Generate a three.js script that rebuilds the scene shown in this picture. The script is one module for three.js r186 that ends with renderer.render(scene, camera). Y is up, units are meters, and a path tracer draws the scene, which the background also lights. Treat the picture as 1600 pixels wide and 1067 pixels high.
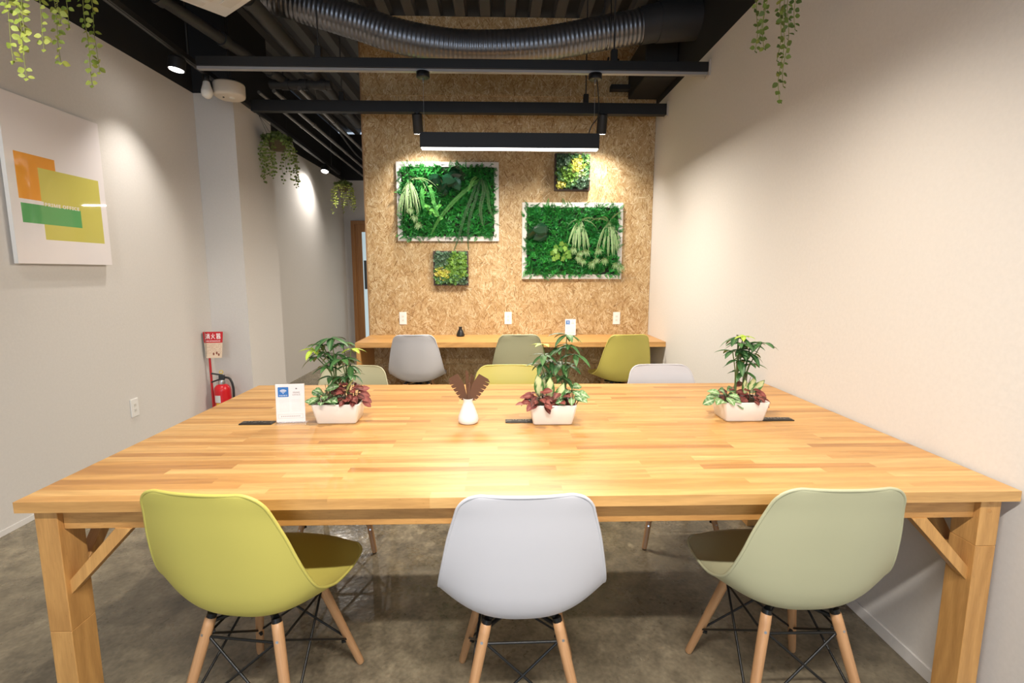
import * as THREE from 'three';
import { RoundedBoxGeometry } from 'three/addons/geometries/RoundedBoxGeometry.js';
import { mergeGeometries, mergeVertices, toCreasedNormals } from 'three/addons/utils/BufferGeometryUtils.js';
import { RectAreaLightUniformsLib } from 'three/addons/lights/RectAreaLightUniformsLib.js';
import { createNoise2D, createNoise3D } from 'simplex-noise';

// ------------------------------------------------------------------ camera, light, exposure
const scene = new THREE.Scene();
const renderer = new THREE.WebGLRenderer({ antialias: true });
renderer.toneMapping = THREE.LinearToneMapping;
renderer.toneMappingExposure = 1.24;
renderer.shadowMap.enabled = true;
const D2R = Math.PI / 180;
const camera = new THREE.PerspectiveCamera(68.309, 1600 / 1067, 0.05, 60);
camera.position.set(-0.0808, 1.2766, 1.1906);
camera.rotation.set(-7.8923 * D2R, -1.5787 * D2R, 0.0515 * D2R, 'YXZ');
scene.add(camera);
scene.background = new THREE.Color().setRGB(0.40, 0.48, 0.58);      // overcast sky seen through the window behind the camera
RectAreaLightUniformsLib.init();

const WARM = new THREE.Color().setRGB(1.0, 0.90, 0.76);
const NEUTRAL = new THREE.Color().setRGB(1.0, 0.935, 0.85);
const DAY = new THREE.Color().setRGB(0.70, 0.84, 1.0);
const PENDANT_FAR = 220, PENDANT_NEAR = 225, SPOT_TABLE = 4.9, SPOT_WALL = 3.0, SPOT_LEFT = 3.8, DAY_I = 2.0;

// daylight entering by the window behind the camera
const dayLight = new THREE.RectAreaLight(DAY, DAY_I * 2.2, 2.6, 1.7);
dayLight.position.set(-0.7, 1.55, 4.5); dayLight.lookAt(-0.7, 1.55, -3); dayLight.name = 'daylight'; dayLight.castShadow = true;
scene.add(dayLight);

// ------------------------------------------------------------------ helpers
let seed = 20240611;
const rnd = () => { seed = (seed * 1664525 + 1013904223) >>> 0; return seed / 4294967296; };
const rr = (a, b) => a + (b - a) * rnd();
const pick = (a) => a[Math.floor(rnd() * a.length)];
const noise2 = createNoise2D(rnd), noise3 = createNoise3D(rnd);
const V = (x, y, z) => new THREE.Vector3(x, y, z);
const used = {};
function numbered(n) { used[n] = (used[n] ?? -1) + 1; return used[n] ? `${n}_${String(used[n]).padStart(3, '0')}` : n; }
function std(hex, rough = 0.6, o = {}) { return new THREE.MeshStandardMaterial({ color: hex, roughness: rough, ...o }); }
function lin(r, g, b, rough = 0.6, o = {}) { const m = new THREE.MeshStandardMaterial({ roughness: rough, ...o }); m.color.setRGB(r, g, b); return m; }
function mesh(name, geo, m, parent = scene) {
  const o = new THREE.Mesh(geo, m); o.name = parent === scene ? numbered(name) : name; o.castShadow = o.receiveShadow = true; parent.add(o); return o;
}
function tag(o, label, category, group) { o.userData = { ...o.userData, label, category }; if (group) o.userData.group = group; return o; }
function struct(name, geo, m, label) { const o = mesh(name, geo, m); o.userData = { kind: 'structure', label, category: name.split('_')[0] }; return o; }
function thing(name, label, category, [x, y, z] = [0, 0, 0], turn = 0, group) {
  const o = new THREE.Group(); o.name = numbered(name); o.position.set(x, y, z); o.rotation.y = turn; scene.add(o);
  return tag(o, label, category, group);
}
function part(name, parent) { const g = new THREE.Group(); g.name = name; parent.add(g); return g; }
function clean(g) { let h = g.index ? g.toNonIndexed() : g; for (const k of Object.keys(h.attributes)) if (!['position', 'normal', 'uv', 'color'].includes(k)) h.deleteAttribute(k); return h; }
function merge(gs) {
  gs = gs.map(clean);
  const anyCol = gs.some((g) => g.attributes.color);
  for (const g of gs) {
    const n = g.attributes.position.count;
    if (!g.attributes.uv) g.setAttribute('uv', new THREE.BufferAttribute(new Float32Array(n * 2), 2));
    if (!g.attributes.normal) g.computeVertexNormals();
    if (anyCol && !g.attributes.color) g.setAttribute('color', new THREE.BufferAttribute(new Float32Array(n * 3).fill(1), 3));
  }
  return mergeGeometries(gs);
}
const bx = (x0, x1, y0, y1, z0, z1) => new THREE.BoxGeometry(x1 - x0, y1 - y0, z1 - z0).translate((x0 + x1) / 2, (y0 + y1) / 2, (z0 + z1) / 2);
const rbx = (x0, x1, y0, y1, z0, z1, r = 0.004, s = 2) => new RoundedBoxGeometry(x1 - x0, y1 - y0, z1 - z0, s, r).translate((x0 + x1) / 2, (y0 + y1) / 2, (z0 + z1) / 2);
function uvMetres(g, grain = 'x', off = [0, 0]) {                     // uv in metres, u along the grain axis
  g = g.index ? g.toNonIndexed() : g; g.computeVertexNormals?.();
  const p = g.attributes.position, n = g.attributes.normal, uv = new Float32Array(p.count * 2), ax = 'xyz', gi = ax.indexOf(grain);
  for (let i = 0; i < p.count; i++) {
    const P = [p.getX(i), p.getY(i), p.getZ(i)], N = [n.getX(i), n.getY(i), n.getZ(i)].map(Math.abs);
    const k = N.indexOf(Math.max(...N)); let u, v;
    if (k === gi) { const o = [0, 1, 2].filter((q) => q !== gi); u = P[o[0]] * 0.6; v = P[o[1]]; } else { u = P[gi]; v = P[[0, 1, 2].find((q) => q !== gi && q !== k)]; }
    uv[2 * i] = u + off[0]; uv[2 * i + 1] = v + off[1];
  }
  g.setAttribute('uv', new THREE.BufferAttribute(uv, 2)); return g;
}
function rod(a, b, r0, r1 = r0, seg = 10) {
  const d = b.clone().sub(a), g = new THREE.CylinderGeometry(r1, r0, d.length(), seg);
  g.applyQuaternion(new THREE.Quaternion().setFromUnitVectors(V(0, 1, 0), d.clone().normalize())); g.translate(...a.clone().add(b).multiplyScalar(0.5).toArray()); return g;
}
const curve = (pts) => new THREE.CatmullRomCurve3(pts.map((p) => (p.isVector3 ? p : V(...p))));
const tube = (pts, r, n = 24, s = 8) => new THREE.TubeGeometry(curve(pts), n, r, s, false);
const lathe = (pts, seg = 32) => new THREE.LatheGeometry(pts.map(([r, y]) => new THREE.Vector2(r, y)), seg);
function dataTex(w, h, fn, srgb = true) {
  const d = new Uint8Array(w * h * 4);
  for (let y = 0; y < h; y++) for (let x = 0; x < w; x++) { const c = fn(x / w, y / h), i = (y * w + x) * 4; d[i] = Math.max(0, Math.min(255, c[0])); d[i + 1] = Math.max(0, Math.min(255, c[1])); d[i + 2] = Math.max(0, Math.min(255, c[2])); d[i + 3] = 255; }
  const t = new THREE.DataTexture(d, w, h); t.wrapS = t.wrapT = THREE.RepeatWrapping; t.magFilter = THREE.LinearFilter; t.minFilter = THREE.LinearMipmapLinearFilter; t.generateMipmaps = true;
  if (srgb) t.colorSpace = THREE.SRGBColorSpace; t.needsUpdate = true; return t;
}
function canvasTex(w, h, draw) {
  const c = document.createElement('canvas'); c.width = w; c.height = h; const g = c.getContext('2d'); draw(g, w, h);
  const t = new THREE.CanvasTexture(c); t.colorSpace = THREE.SRGBColorSpace; t.wrapS = t.wrapT = THREE.RepeatWrapping; t.anisotropy = 8; return t;
}
const per = (u, v, fu, fv, o = 0) => {                                // tileable noise on a torus-like blend
  const a = noise2(u * fu + o, v * fv + o), b = noise2((u - 1) * fu + o, v * fv + o), c = noise2(u * fu + o, (v - 1) * fv + o), d = noise2((u - 1) * fu + o, (v - 1) * fv + o);
  return (a * (1 - u) + b * u) * (1 - v) + (c * (1 - u) + d * u) * v;
};

// ------------------------------------------------------------------ textures and materials
const woodTex = dataTex(1024, 512, (u, v) => {                       // 1 m x 0.5 m, grain along u
  const warp = per(u, v, 1.5, 5, 3) * 0.035;
  const ring = Math.sin((v + warp) * 150 + per(u, v, 2, 7, 9) * 5);
  const fine = per(u, v, 10, 190, 21) * 0.5 + per(u, v, 24, 320, 33) * 0.35;
  const broad = per(u, v, 1.2, 14, 41);
  const pore = per(u, v, 36, 256, 55) > 0.66 ? -13 : 0;
  const k = 232 + ring * 8 + fine * 20 + broad * 14 + pore;
  return [k, k * 0.972 - (236 - k) * 0.18, k * 0.935 - (236 - k) * 0.34];
});
const woodMat = (r, g, b, rough = 0.42) => lin(r, g, b, rough, { map: woodTex });
const staveMats = [[0.71, 0.405, 0.145], [0.75, 0.45, 0.172], [0.65, 0.352, 0.118], [0.80, 0.505, 0.205], [0.72, 0.415, 0.15], [0.54, 0.282, 0.098], [0.74, 0.435, 0.162], [0.68, 0.378, 0.132], [0.77, 0.472, 0.185]].map((c) => woodMat(...c, 0.38));
const legWood = staveMats[7], legWoodB = staveMats[0], apronWood = staveMats[2], counterWood = staveMats[7], doorWood = woodMat(0.42, 0.20, 0.065, 0.5);
const beech = woodMat(0.62, 0.36, 0.185, 0.45);

const wallTex = dataTex(256, 256, (u, v) => { const k = 250 + per(u, v, 40, 40, 2) * 2.5 + per(u, v, 90, 90, 7) * 2.5; return [k, k, k]; });
const wallBump = dataTex(256, 256, (u, v) => { const k = 128 + per(u, v, 60, 60, 5) * 50 + per(u, v, 110, 110, 8) * 40; return [k, k, k]; }, false);
const wallWhite = lin(0.70, 0.672, 0.642, 0.85, { map: wallTex, bumpMap: wallBump, bumpScale: 0.0006 });
const blackPaint = lin(0.012, 0.012, 0.013, 0.7), blackMetal = lin(0.008, 0.008, 0.009, 0.5), wireBlack = lin(0.012, 0.012, 0.012, 0.35, { metalness: 0.3 });
const darkPipe = lin(0.035, 0.035, 0.036, 0.5), steel = lin(0.55, 0.55, 0.56, 0.3, { metalness: 1 }), galv = lin(0.30, 0.30, 0.31, 0.34, { metalness: 0.85 });
const whitePlastic = lin(0.80, 0.79, 0.77, 0.4), offWhite = lin(0.72, 0.70, 0.66, 0.45);

const floorTex = dataTex(1024, 1024, (u, v) => {                     // 4 m x 4 m worn concrete
  const big = per(u, v, 3, 3, 1) * 0.5 + per(u, v, 7, 7, 4) * 0.35 + per(u, v, 17, 17, 8) * 0.25;
  const mid = per(u, v, 45, 45, 12) + Math.max(0, per(u, v, 26, 26, 91)) * 1.6 - Math.max(0, per(u, v, 30, 30, 97)) * 1.4, fine = per(u, v, 150, 150, 16) * 1.4 + per(u, v, 330, 330, 18), scuff = Math.max(0, per(u, v, 60, 14, 27) * per(u, v, 12, 40, 31) - 0.22);
  const blot = Math.max(0, per(u, v, 11, 11, 61) - 0.42) * 60;
  const pit = per(u, v, 90, 90, 71) > 0.78 ? -18 : 0;
  const k = 128 + big * 34 + mid * 15 + fine * 11 + scuff * 120 - blot + pit;
  return [k * 1.0, k * 0.95 - 2, k * 0.83 - 3];
});
const floorRough = dataTex(512, 512, (u, v) => { const k = 84 + per(u, v, 9, 9, 3) * 34 + per(u, v, 60, 60, 6) * 26 + per(u, v, 130, 130, 7) * 14; return [k, k, k]; }, false);
const floorBump = dataTex(512, 512, (u, v) => { const k = 128 + per(u, v, 14, 14, 2) * 40 + per(u, v, 60, 60, 11) * 30 + per(u, v, 160, 160, 19) * 24; return [k, k, k]; }, false);
for (const t of [floorTex, floorRough, floorBump]) t.repeat.set(0.25, 0.25);
floorRough.repeat.set(0.5, 0.5); floorBump.repeat.set(0.5, 0.5);
const floorMat = lin(0.97, 0.94, 0.88, 1, { map: floorTex, roughnessMap: floorRough, bumpMap: floorBump, bumpScale: 0.0025 });

const osbTex = canvasTex(2048, 2048, (g, w, h) => {                   // 1.8 m x 1.8 m of pressed strands
  g.fillStyle = '#cda878'; g.fillRect(0, 0, w, h);
  const tones = ['#d8b788', '#cfaa76', '#c29b68', '#e2c59a', '#cba570', '#b0874f', '#f0d9b4', '#d4b180', '#c6a06c', '#e2c598', '#9c7343'];
  for (let i = 0; i < 22000; i++) {
    const L = rr(18, 92), W = rr(2.5, 12), x = rnd() * w, y = rnd() * h, a = rnd() < 0.6 ? rr(-0.9, 0.9) + Math.PI / 2 : rr(0, Math.PI);
    const cl = noise2(x / 190, y / 190) + noise2(x / 70, y / 70) * 0.6; g.fillStyle = cl > 0.35 && rnd() < 0.35 ? pick(['#e6cba0', '#ead0a8', '#dfc091']) : cl < -0.35 && rnd() < 0.35 ? pick(['#b78f5c', '#a87e4c', '#bb9462']) : pick(tones); g.globalAlpha = rr(0.5, 1);
    for (const dx of [-w, 0, w]) for (const dy of [-h, 0, h]) {
      const X = x + dx, Y = y + dy; if (X < -130 || X > w + 130 || Y < -130 || Y > h + 130) continue;
      g.save(); g.translate(X, Y); g.rotate(a); g.beginPath(); g.moveTo(-L / 2, -W * 0.2); g.lineTo(-L * 0.3, -W / 2); g.lineTo(L * 0.42, -W * 0.45); g.lineTo(L / 2, W * 0.1); g.lineTo(L * 0.3, W / 2); g.lineTo(-L * 0.45, W * 0.35); g.closePath(); g.fill(); g.restore();
    }
  }
  g.globalAlpha = 1;
  for (let i = 0; i < 4200; i++) {                                     // dark slivers between the strands
    const L = rr(4, 30), x = rnd() * w, y = rnd() * h, a = rnd() * Math.PI;
    g.strokeStyle = pick(['#7d5527', '#6b4520', '#8f6633', '#5a3a1c']); g.globalAlpha = rr(0.2, 0.65); g.lineWidth = rr(0.8, 3.2);
    g.beginPath(); g.moveTo(x, y); g.lineTo(x + Math.cos(a) * L, y + Math.sin(a) * L); g.stroke();
  }
  for (let i = 0; i < 160; i++) { g.globalAlpha = rr(0.4, 0.85); g.fillStyle = pick(['#5a3a1c', '#4a2e15']); g.save(); g.translate(rnd() * w, rnd() * h); g.rotate(rnd() * 3); g.fillRect(0, 0, rr(5, 22), rr(2, 5)); g.restore(); }
  g.globalAlpha = 1;
});
osbTex.repeat.set(1 / 1.8, 1 / 1.8);
const osbMat = lin(0.76, 0.79, 0.80, 0.62, { map: osbTex });

// leaf materials: vertex colours carry the pigment
const leafMat = lin(1, 1, 1, 0.6, { vertexColors: true, side: THREE.DoubleSide });
const leafGloss = lin(1, 1, 1, 0.5, { vertexColors: true, side: THREE.DoubleSide });
const stemGreen = lin(0.12, 0.17, 0.05, 0.6), stemBrown = lin(0.10, 0.075, 0.04, 0.7);

// ------------------------------------------------------------------ setting
const XL = -2.4945, XR = 1.272, ZB = 4.55, ZE = -6.95, HW = 2.676, HC = 3.36, ZO = -3.292, XO = -1.2176;
{
  const fl = new THREE.BoxGeometry(XR - XL + 0.3, 0.1, ZB - ZE + 0.3).translate((XR + XL) / 2, -0.05, (ZB + ZE) / 2);
  struct('floor', uvMetres(fl, 'x', [0.4, 1.3]), floorMat, 'worn grey brown concrete floor');
  // left wall: white below, black above, with a column
  const wl = struct('wall_left', uvMetres(bx(XL - 0.12, XL, 0, HW, ZE, ZB), 'z'), wallWhite, 'white wall on the left side with framed poster');
  mesh('upper_wall', bx(XL - 0.12, XL, HW, HC, ZE, ZB), blackPaint, wl);
  const wc = struct('wall_column', uvMetres(bx(XL + 0.0005, -2.185, 0, HW, -3.764, -3.097), 'y'), wallWhite, 'white column standing out of the left wall');
  mesh('column_head', bx(XL + 0.0005, -2.185, HW, HC, -3.764, -3.097), blackPaint, wc);
  const wr = struct('wall_right', uvMetres(bx(XR, XR + 0.12, 0, HW, ZE, ZB), 'z'), wallWhite, 'plain white wall along the right side of the table');
  mesh('upper_wall', bx(XR, XR + 0.12, HW, HC, ZE, ZB), blackPaint, wr);
  const we = struct('wall_end', uvMetres(bx(XL - 0.12, XR + 0.12, 0, HW, ZE - 0.12, ZE), 'x'), wallWhite, 'white wall at the far end of the passage');
  mesh('upper_wall', bx(XL - 0.12, XR + 0.12, HW, HC, ZE - 0.12, ZE), blackPaint, we);
  // wall behind the camera with its window opening
  const x0 = -2.05, x1 = 0.65, y0 = 0.65, y1 = 2.45;
  const wb = struct('wall_behind', merge([bx(XL - 0.12, x0, 0, HC, ZB, ZB + 0.12), bx(x1, XR + 0.12, 0, HC, ZB, ZB + 0.12), bx(x0, x1, 0, y0, ZB, ZB + 0.12), bx(x0, x1, y1, HC, ZB, ZB + 0.12)]), lin(0.30, 0.27, 0.24, 0.8), 'grey wall behind the camera with a wide window');
  const wf = struct('window_1', merge([bx(x0, x1, y0, y0 + 0.05, ZB + 0.03, ZB + 0.09), bx(x0, x1, y1 - 0.05, y1, ZB + 0.03, ZB + 0.09), bx(x0, x0 + 0.05, y0, y1, ZB + 0.03, ZB + 0.09), bx(x1 - 0.05, x1, y0, y1, ZB + 0.03, ZB + 0.09), bx(-0.72, -0.67, y0, y1, ZB + 0.03, ZB + 0.09)]), blackMetal, 'dark framed window behind the camera');
  const glass = new THREE.MeshPhysicalMaterial({ transmission: 1, thickness: 0, roughness: 0, ior: 1.5 });
  mesh('pane', bx(x0 + 0.05, -0.72, y0 + 0.05, y1 - 0.05, ZB + 0.055, ZB + 0.061), glass, wf);
  mesh('pane', bx(-0.67, x1 - 0.05, y0 + 0.05, y1 - 0.05, ZB + 0.055, ZB + 0.061), glass, wf);
  // profiled steel deck under the slab
  const deckMat = lin(0.03, 0.03, 0.033, 0.55), ribMat = lin(0.10, 0.097, 0.095, 0.55);
  const ce = struct('ceiling', bx(XL - 0.12, XR + 0.12, HC + 0.06, HC + 0.16, ZE - 0.12, ZB + 0.12), deckMat, 'dark profiled metal deck ceiling above the open services');
  const rib = (() => { const s = new THREE.Shape(); s.moveTo(-0.055, 0.06); s.lineTo(-0.04, 0); s.lineTo(0.04, 0); s.lineTo(0.055, 0.06); s.closePath(); return new THREE.ExtrudeGeometry(s, { depth: ZB - ZE, bevelEnabled: false }).translate(0, HC, ZE); })();
  for (let x = XL + 0.06; x < XR; x += 0.205) { const r = mesh('deck_rib', rib, ribMat, ce); r.position.x = x; }
  // skirting boards
  const bb = lin(0.72, 0.70, 0.68, 0.5);
  struct('baseboard_right', rbx(XR - 0.008, XR, 0, 0.045, ZO + 0.001, ZB, 0.002), bb, 'low white skirting along the right wall');
  struct('baseboard_left', rbx(XL, XL + 0.006, 0, 0.03, -3.095, ZB, 0.002), bb, 'low white skirting along the left wall');
}
// strand board partition: three stacked panels per column, fine joints
{
  const w = struct('wall_osb', bx(XO, XR - 0.001, 0, HC - 0.002, ZO - 0.12, ZO - 0.018), lin(0.25, 0.17, 0.1, 0.8), 'tan strand board partition wall behind the counter');
  const rows = [[0.0, 0.452], [0.454, 2.680], [2.742, HC - 0.003]];
  let k = 0;
  for (const [y0, y1] of rows) { mesh('board_panel', uvMetres(bx(XO, XR - 0.002, y0, y1, ZO - 0.018, ZO), 'x', [k * 0.37, k++ * 0.61]), osbMat, w); }
  mesh('board_panel', uvMetres(bx(XO, XR - 0.002, 2.680, 2.742, ZO - 0.018, ZO - 0.010), 'x', [0.3, 0.2]), osbMat, w);
  mesh('edge_trim', uvMetres(bx(XO - 0.012, XO, 0, HC - 0.003, ZO - 0.12, ZO), 'y'), woodMat(0.40, 0.25, 0.13, 0.6), w);
}
// door at the end of the passage
{
  const d = new THREE.Group(); d.name = 'door_1'; d.userData = { kind: 'structure', label: 'brown wooden door with a tall pale glass pane', category: 'door' }; scene.add(d);
  const z = ZE, x0 = -2.37, x1 = -1.42, h = 2.06;
  mesh('frame', uvMetres(merge([bx(x0, x0 + 0.055, 0, h, z, z + 0.08), bx(x1 - 0.055, x1, 0, h, z, z + 0.08), bx(x0 + 0.055, x1 - 0.055, h - 0.055, h, z, z + 0.08)]), 'y'), doorWood, d);
  mesh('leaf', uvMetres(merge([bx(x0 + 0.055, x0 + 0.155, 0.01, h - 0.055, z + 0.01, z + 0.045), bx(x1 - 0.155, x1 - 0.055, 0.01, h - 0.055, z + 0.01, z + 0.045), bx(x0 + 0.155, x1 - 0.155, h - 0.17, h - 0.055, z + 0.01, z + 0.045), bx(x0 + 0.155, x1 - 0.155, 0.01, 0.2, z + 0.01, z + 0.045)]), 'y'), doorWood, d);
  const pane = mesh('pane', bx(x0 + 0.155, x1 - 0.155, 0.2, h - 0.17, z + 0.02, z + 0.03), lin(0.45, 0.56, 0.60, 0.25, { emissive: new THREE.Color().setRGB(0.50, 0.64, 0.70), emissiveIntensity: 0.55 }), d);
  mesh('dark_poster', bx(x0 + 0.17, x0 + 0.5, 1.0, 1.45, z + 0.0305, z + 0.033), lin(0.05, 0.06, 0.07, 0.5), pane);
  mesh('handle', rod(V(x1 - 0.1, 0.95, z + 0.09), V(x1 - 0.1, 1.15, z + 0.09), 0.012), steel, d);
}

// ------------------------------------------------------------------ ceiling services
const TR0 = V(-1.976, 2.66, 0.0), TR1 = V(-2.336, 2.66, -6.295);       // light track along the left wall
const onTrack = (z) => TR0.clone().lerp(TR1, (z - TR0.z) / (TR1.z - TR0.z));
function beamBox(a, b, w, h) {
  const d = b.clone().sub(a), g = new THREE.BoxGeometry(w, h, d.length()); g.rotateY(Math.atan2(d.x, d.z)); g.translate(...a.clone().add(b).multiplyScalar(0.5).toArray()); return g;
}
{
  const t = thing('light_track', 'long black light track running above the left wall', 'light track');
  mesh('rail', beamBox(TR0.clone(), TR1.clone(), 0.036, 0.034), blackMetal, t);
  mesh('inner_strip', beamBox(TR0.clone().add(V(0, -0.018, 0)), TR1.clone().add(V(0, -0.018, 0)), 0.012, 0.004), darkPipe, t);
  for (const z of [-0.8, -2.4, -4.2, -5.9]) { const p = onTrack(z); mesh('hanger', rod(p.clone().add(V(0, 0.015, 0)), V(p.x, HC, p.z), 0.005), darkPipe, t); }

  const cross = (name, label, x0, x1, z, y0, y1, dep, strip, hangers) => {
    const c = thing(name, label, 'beam', [0, 0, 0]);
    mesh('beam', rbx(x0, x1, y0 + (strip ? 0.016 : 0), y1, z - dep / 2, z + dep / 2, 0.004), blackMetal, c);
    if (strip) mesh('track_strip', bx(x0, x1 - 0.002, y0, y0 + 0.016, z - dep * 0.32, z + dep * 0.32), offWhite2, c);
    mesh('end_plate', rbx(x1, XR - 0.0005, y0 - 0.012, y1 + 0.012, z - dep / 2 - 0.012, z + dep / 2 + 0.012, 0.002), lin(0.5, 0.47, 0.44, 0.5), c);
    for (const x of hangers) { mesh('hanging_rod', rod(V(x, y1 - 0.002, z), V(x, HC, z), 0.005), darkPipe, c); mesh('rod_clip', rbx(x - 0.02, x + 0.02, y1 - 0.002, y1 + 0.07, z - 0.02, z + 0.02, 0.005), blackMetal, c); }
    return c;
  };
  const offWhite2 = lin(0.30, 0.30, 0.31, 0.4);
  cross('cross_beam', 'black cross beam with pale track strip carrying the pendant canopies', -1.95, 1.262, -2.209, 2.525, 2.60, 0.05, true, [-1.2, 0.66]);
  cross('cross_beam', 'black cross beam above the near half of the table, out of view', -1.9, 1.262, -0.35, 2.515, 2.60, 0.06, false, [-1.2, 0.62]);
  cross('cross_beam', 'plain black cross beam nearer the strand board wall, carrying two spotlights', -2.0, 1.262, -3.016, 2.515, 2.60, 0.06, false, [-1.3, 0.62]);

  // conduits and pipes under the deck
  const pipe = (label, a, b, r, m = darkPipe, group) => { const p = thing('ceiling_pipe', label, 'pipe', [0, 0, 0]); mesh('pipe_run', rod(a, b, r, r, 14), m, p); const d = b.clone().sub(a); for (const k of [0.25, 0.55, 0.85]) { const q = a.clone().addScaledVector(d, k), n = d.clone().normalize(); mesh('coupling', rod(q.clone().addScaledVector(n, -0.03), q.clone().addScaledVector(n, 0.03), r * 1.25, r * 1.25, 14), m, p); } return p; };
  pipe('thick dark pipe running back beside the white ceiling cassette', V(-1.52, 2.86, -1.2), V(-1.60, 2.86, -4.6), 0.045);
  pipe('dark pipe slanting down between left track and cassette', V(-2.12, 2.86, -1.6), V(-1.82, 2.83, -3.35), 0.035);
  pipe('short dark pipe lying across just above the plain beam', V(-1.95, 2.80, -3.25), V(-1.45, 2.80, -3.25), 0.035);
  const galvDark = lin(0.22, 0.21, 0.20, 0.35, { metalness: 0.6 });
  pipe('upper shiny grey conduit running down the passage ceiling', V(-1.66, 2.72, -3.1), V(-1.72, 2.70, -6.8), 0.016, galvDark);
  pipe('middle shiny grey conduit running down the passage ceiling', V(-1.86, 2.70, -3.1), V(-1.92, 2.67, -6.8), 0.016, galvDark);
  pipe('lowest grey conduit beside the track in the passage', V(-1.98, 2.69, -3.1), V(-2.06, 2.66, -6.8), 0.013, galvDark);
  tag(mesh('ceiling_cable', tube([[-1.62, 2.95, -3.3], [-1.72, 2.84, -3.7], [-1.70, 2.74, -4.1], [-1.80, 2.76, -4.7], [-1.84, 2.72, -5.4], [-1.84, 2.74, -6.4]], 0.011, 50), darkPipe), 'slack dark cable drooping between the passage conduits', 'cable');

  // flexible duct
  const dp = [[-1.95, 3.16, -2.30], [-1.5, 3.05, -2.42], [-1.0, 2.915, -2.45], [-0.755, 2.84, -2.45], [-0.414, 2.782, -2.45], [-0.112, 2.775, -2.45], [0.234, 2.802, -2.45], [0.60, 2.87, -2.45], [0.90, 2.925, -2.45]];
  const c = curve(dp), L = c.getLength(), N = Math.floor(L / 0.006), fr = c.computeFrenetFrames(N, false), pos = [], idx = [], S = 28;
  const up = V(0, 0, 1);
  for (let i = 0; i <= N; i++) {
    const P = c.getPointAt(i / N), T = c.getTangentAt(i / N), B = up.clone().cross(T).normalize(), Z = T.clone().cross(B).normalize(), r = 0.104 + (i % 5 === 0 ? 0.0032 : i % 5 === 1 || i % 5 === 4 ? 0.0012 : 0);
    for (let j = 0; j < S; j++) { const a = j / S * Math.PI * 2; const q = P.clone().addScaledVector(B, Math.cos(a) * r).addScaledVector(Z, Math.sin(a) * r); pos.push(q.x, q.y, q.z); }
  }
  for (let i = 0; i < N; i++) for (let j = 0; j < S; j++) { const a = i * S + j, b = i * S + (j + 1) % S; idx.push(a, b, a + S, b, b + S, a + S); }
  const dg = new THREE.BufferGeometry(); dg.setAttribute('position', new THREE.Float32BufferAttribute(pos, 3)); dg.setIndex(idx); dg.computeVertexNormals();
  const du = thing('flexible_duct', 'sagging ribbed silver flexible air duct above the beams', 'duct');
  mesh('ribbed_hose', dg, lin(0.20, 0.20, 0.215, 0.33, { metalness: 0.9, side: THREE.DoubleSide }), du);
  mesh('collar', rod(V(0.88, 2.922, -2.45), V(1.02, 2.95, -2.45), 0.113, 0.118, 28), lin(0.05, 0.05, 0.053, 0.5, { metalness: 0.4 }), du);
  mesh('straight_duct', rod(V(1.0, 2.947, -2.45), V(1.271, 2.97, -2.45), 0.125, 0.125, 28), lin(0.028, 0.028, 0.03, 0.5), du);
  mesh('duct_hanger', tube([[0.66, 3.36, -2.45], [0.66, 2.9, -2.33], [0.66, 2.77, -2.45], [0.66, 2.9, -2.57], [0.66, 3.36, -2.46]], 0.004, 30, 6), blackMetal, du);
  tag(mesh('service_box', merge([rbx(1.02, 1.268, 2.72, 3.02, -3.28, -2.78, 0.01), rbx(0.86, 1.03, 2.775, 2.815, -3.27, -3.2, 0.004)]), blackPaint), 'black boxed service duct in the corner above the right wall', 'service box');
  tag(mesh('pipe_hook', tube([[0.80, 2.96, -3.05], [0.795, 2.90, -3.05], [0.83, 2.865, -3.05], [0.875, 2.885, -3.05], [0.88, 2.95, -3.05]], 0.008, 24), blackMetal), 'small black curved hook below the silver duct', 'hook');
  tag(mesh('pipe_hook', tube([[1.08, 3.3, -1.75], [1.09, 2.86, -1.75], [1.07, 2.80, -1.75], [1.04, 2.83, -1.75]], 0.008, 24), steel), 'silver wire hook hanging near the top right wall edge', 'hook');

  // ceiling cassette
  const ac = thing('air_conditioner', 'white square ceiling air conditioner cassette at upper left', 'air conditioner', [-1.675, 2.80, -1.66], -Math.atan2(0.628, 0.779));
  mesh('panel', rbx(-0.35, 0.35, 0, 0.04, -0.35, 0.35, 0.012), whitePlastic, ac);
  mesh('body', bx(-0.31, 0.31, 0.04, 0.30, -0.31, 0.31), darkPipe, ac);
  const gr = mesh('grille', rbx(-0.21, 0.21, -0.008, 0.001, -0.21, 0.21, 0.003), offWhite, ac);
  for (let i = 0; i < 14; i++) mesh('grille_slat', bx(-0.19, 0.19, -0.011, -0.007, -0.19 + i * 0.0285, -0.178 + i * 0.0285), whitePlastic, gr);
  for (let i = 0; i < 4; i++) { const f = mesh('louvre', rbx(-0.2, 0.2, -0.006, 0.001, 0.25, 0.31, 0.002), offWhite, ac); f.rotation.y = i * Math.PI / 2; }
  for (const [x, z] of [[-0.3, -0.3], [0.3, 0.3]]) mesh('mounting_rod', rod(V(x, 0.3, z), V(x, HC - 2.80, z), 0.006), darkPipe, ac);
}

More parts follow.
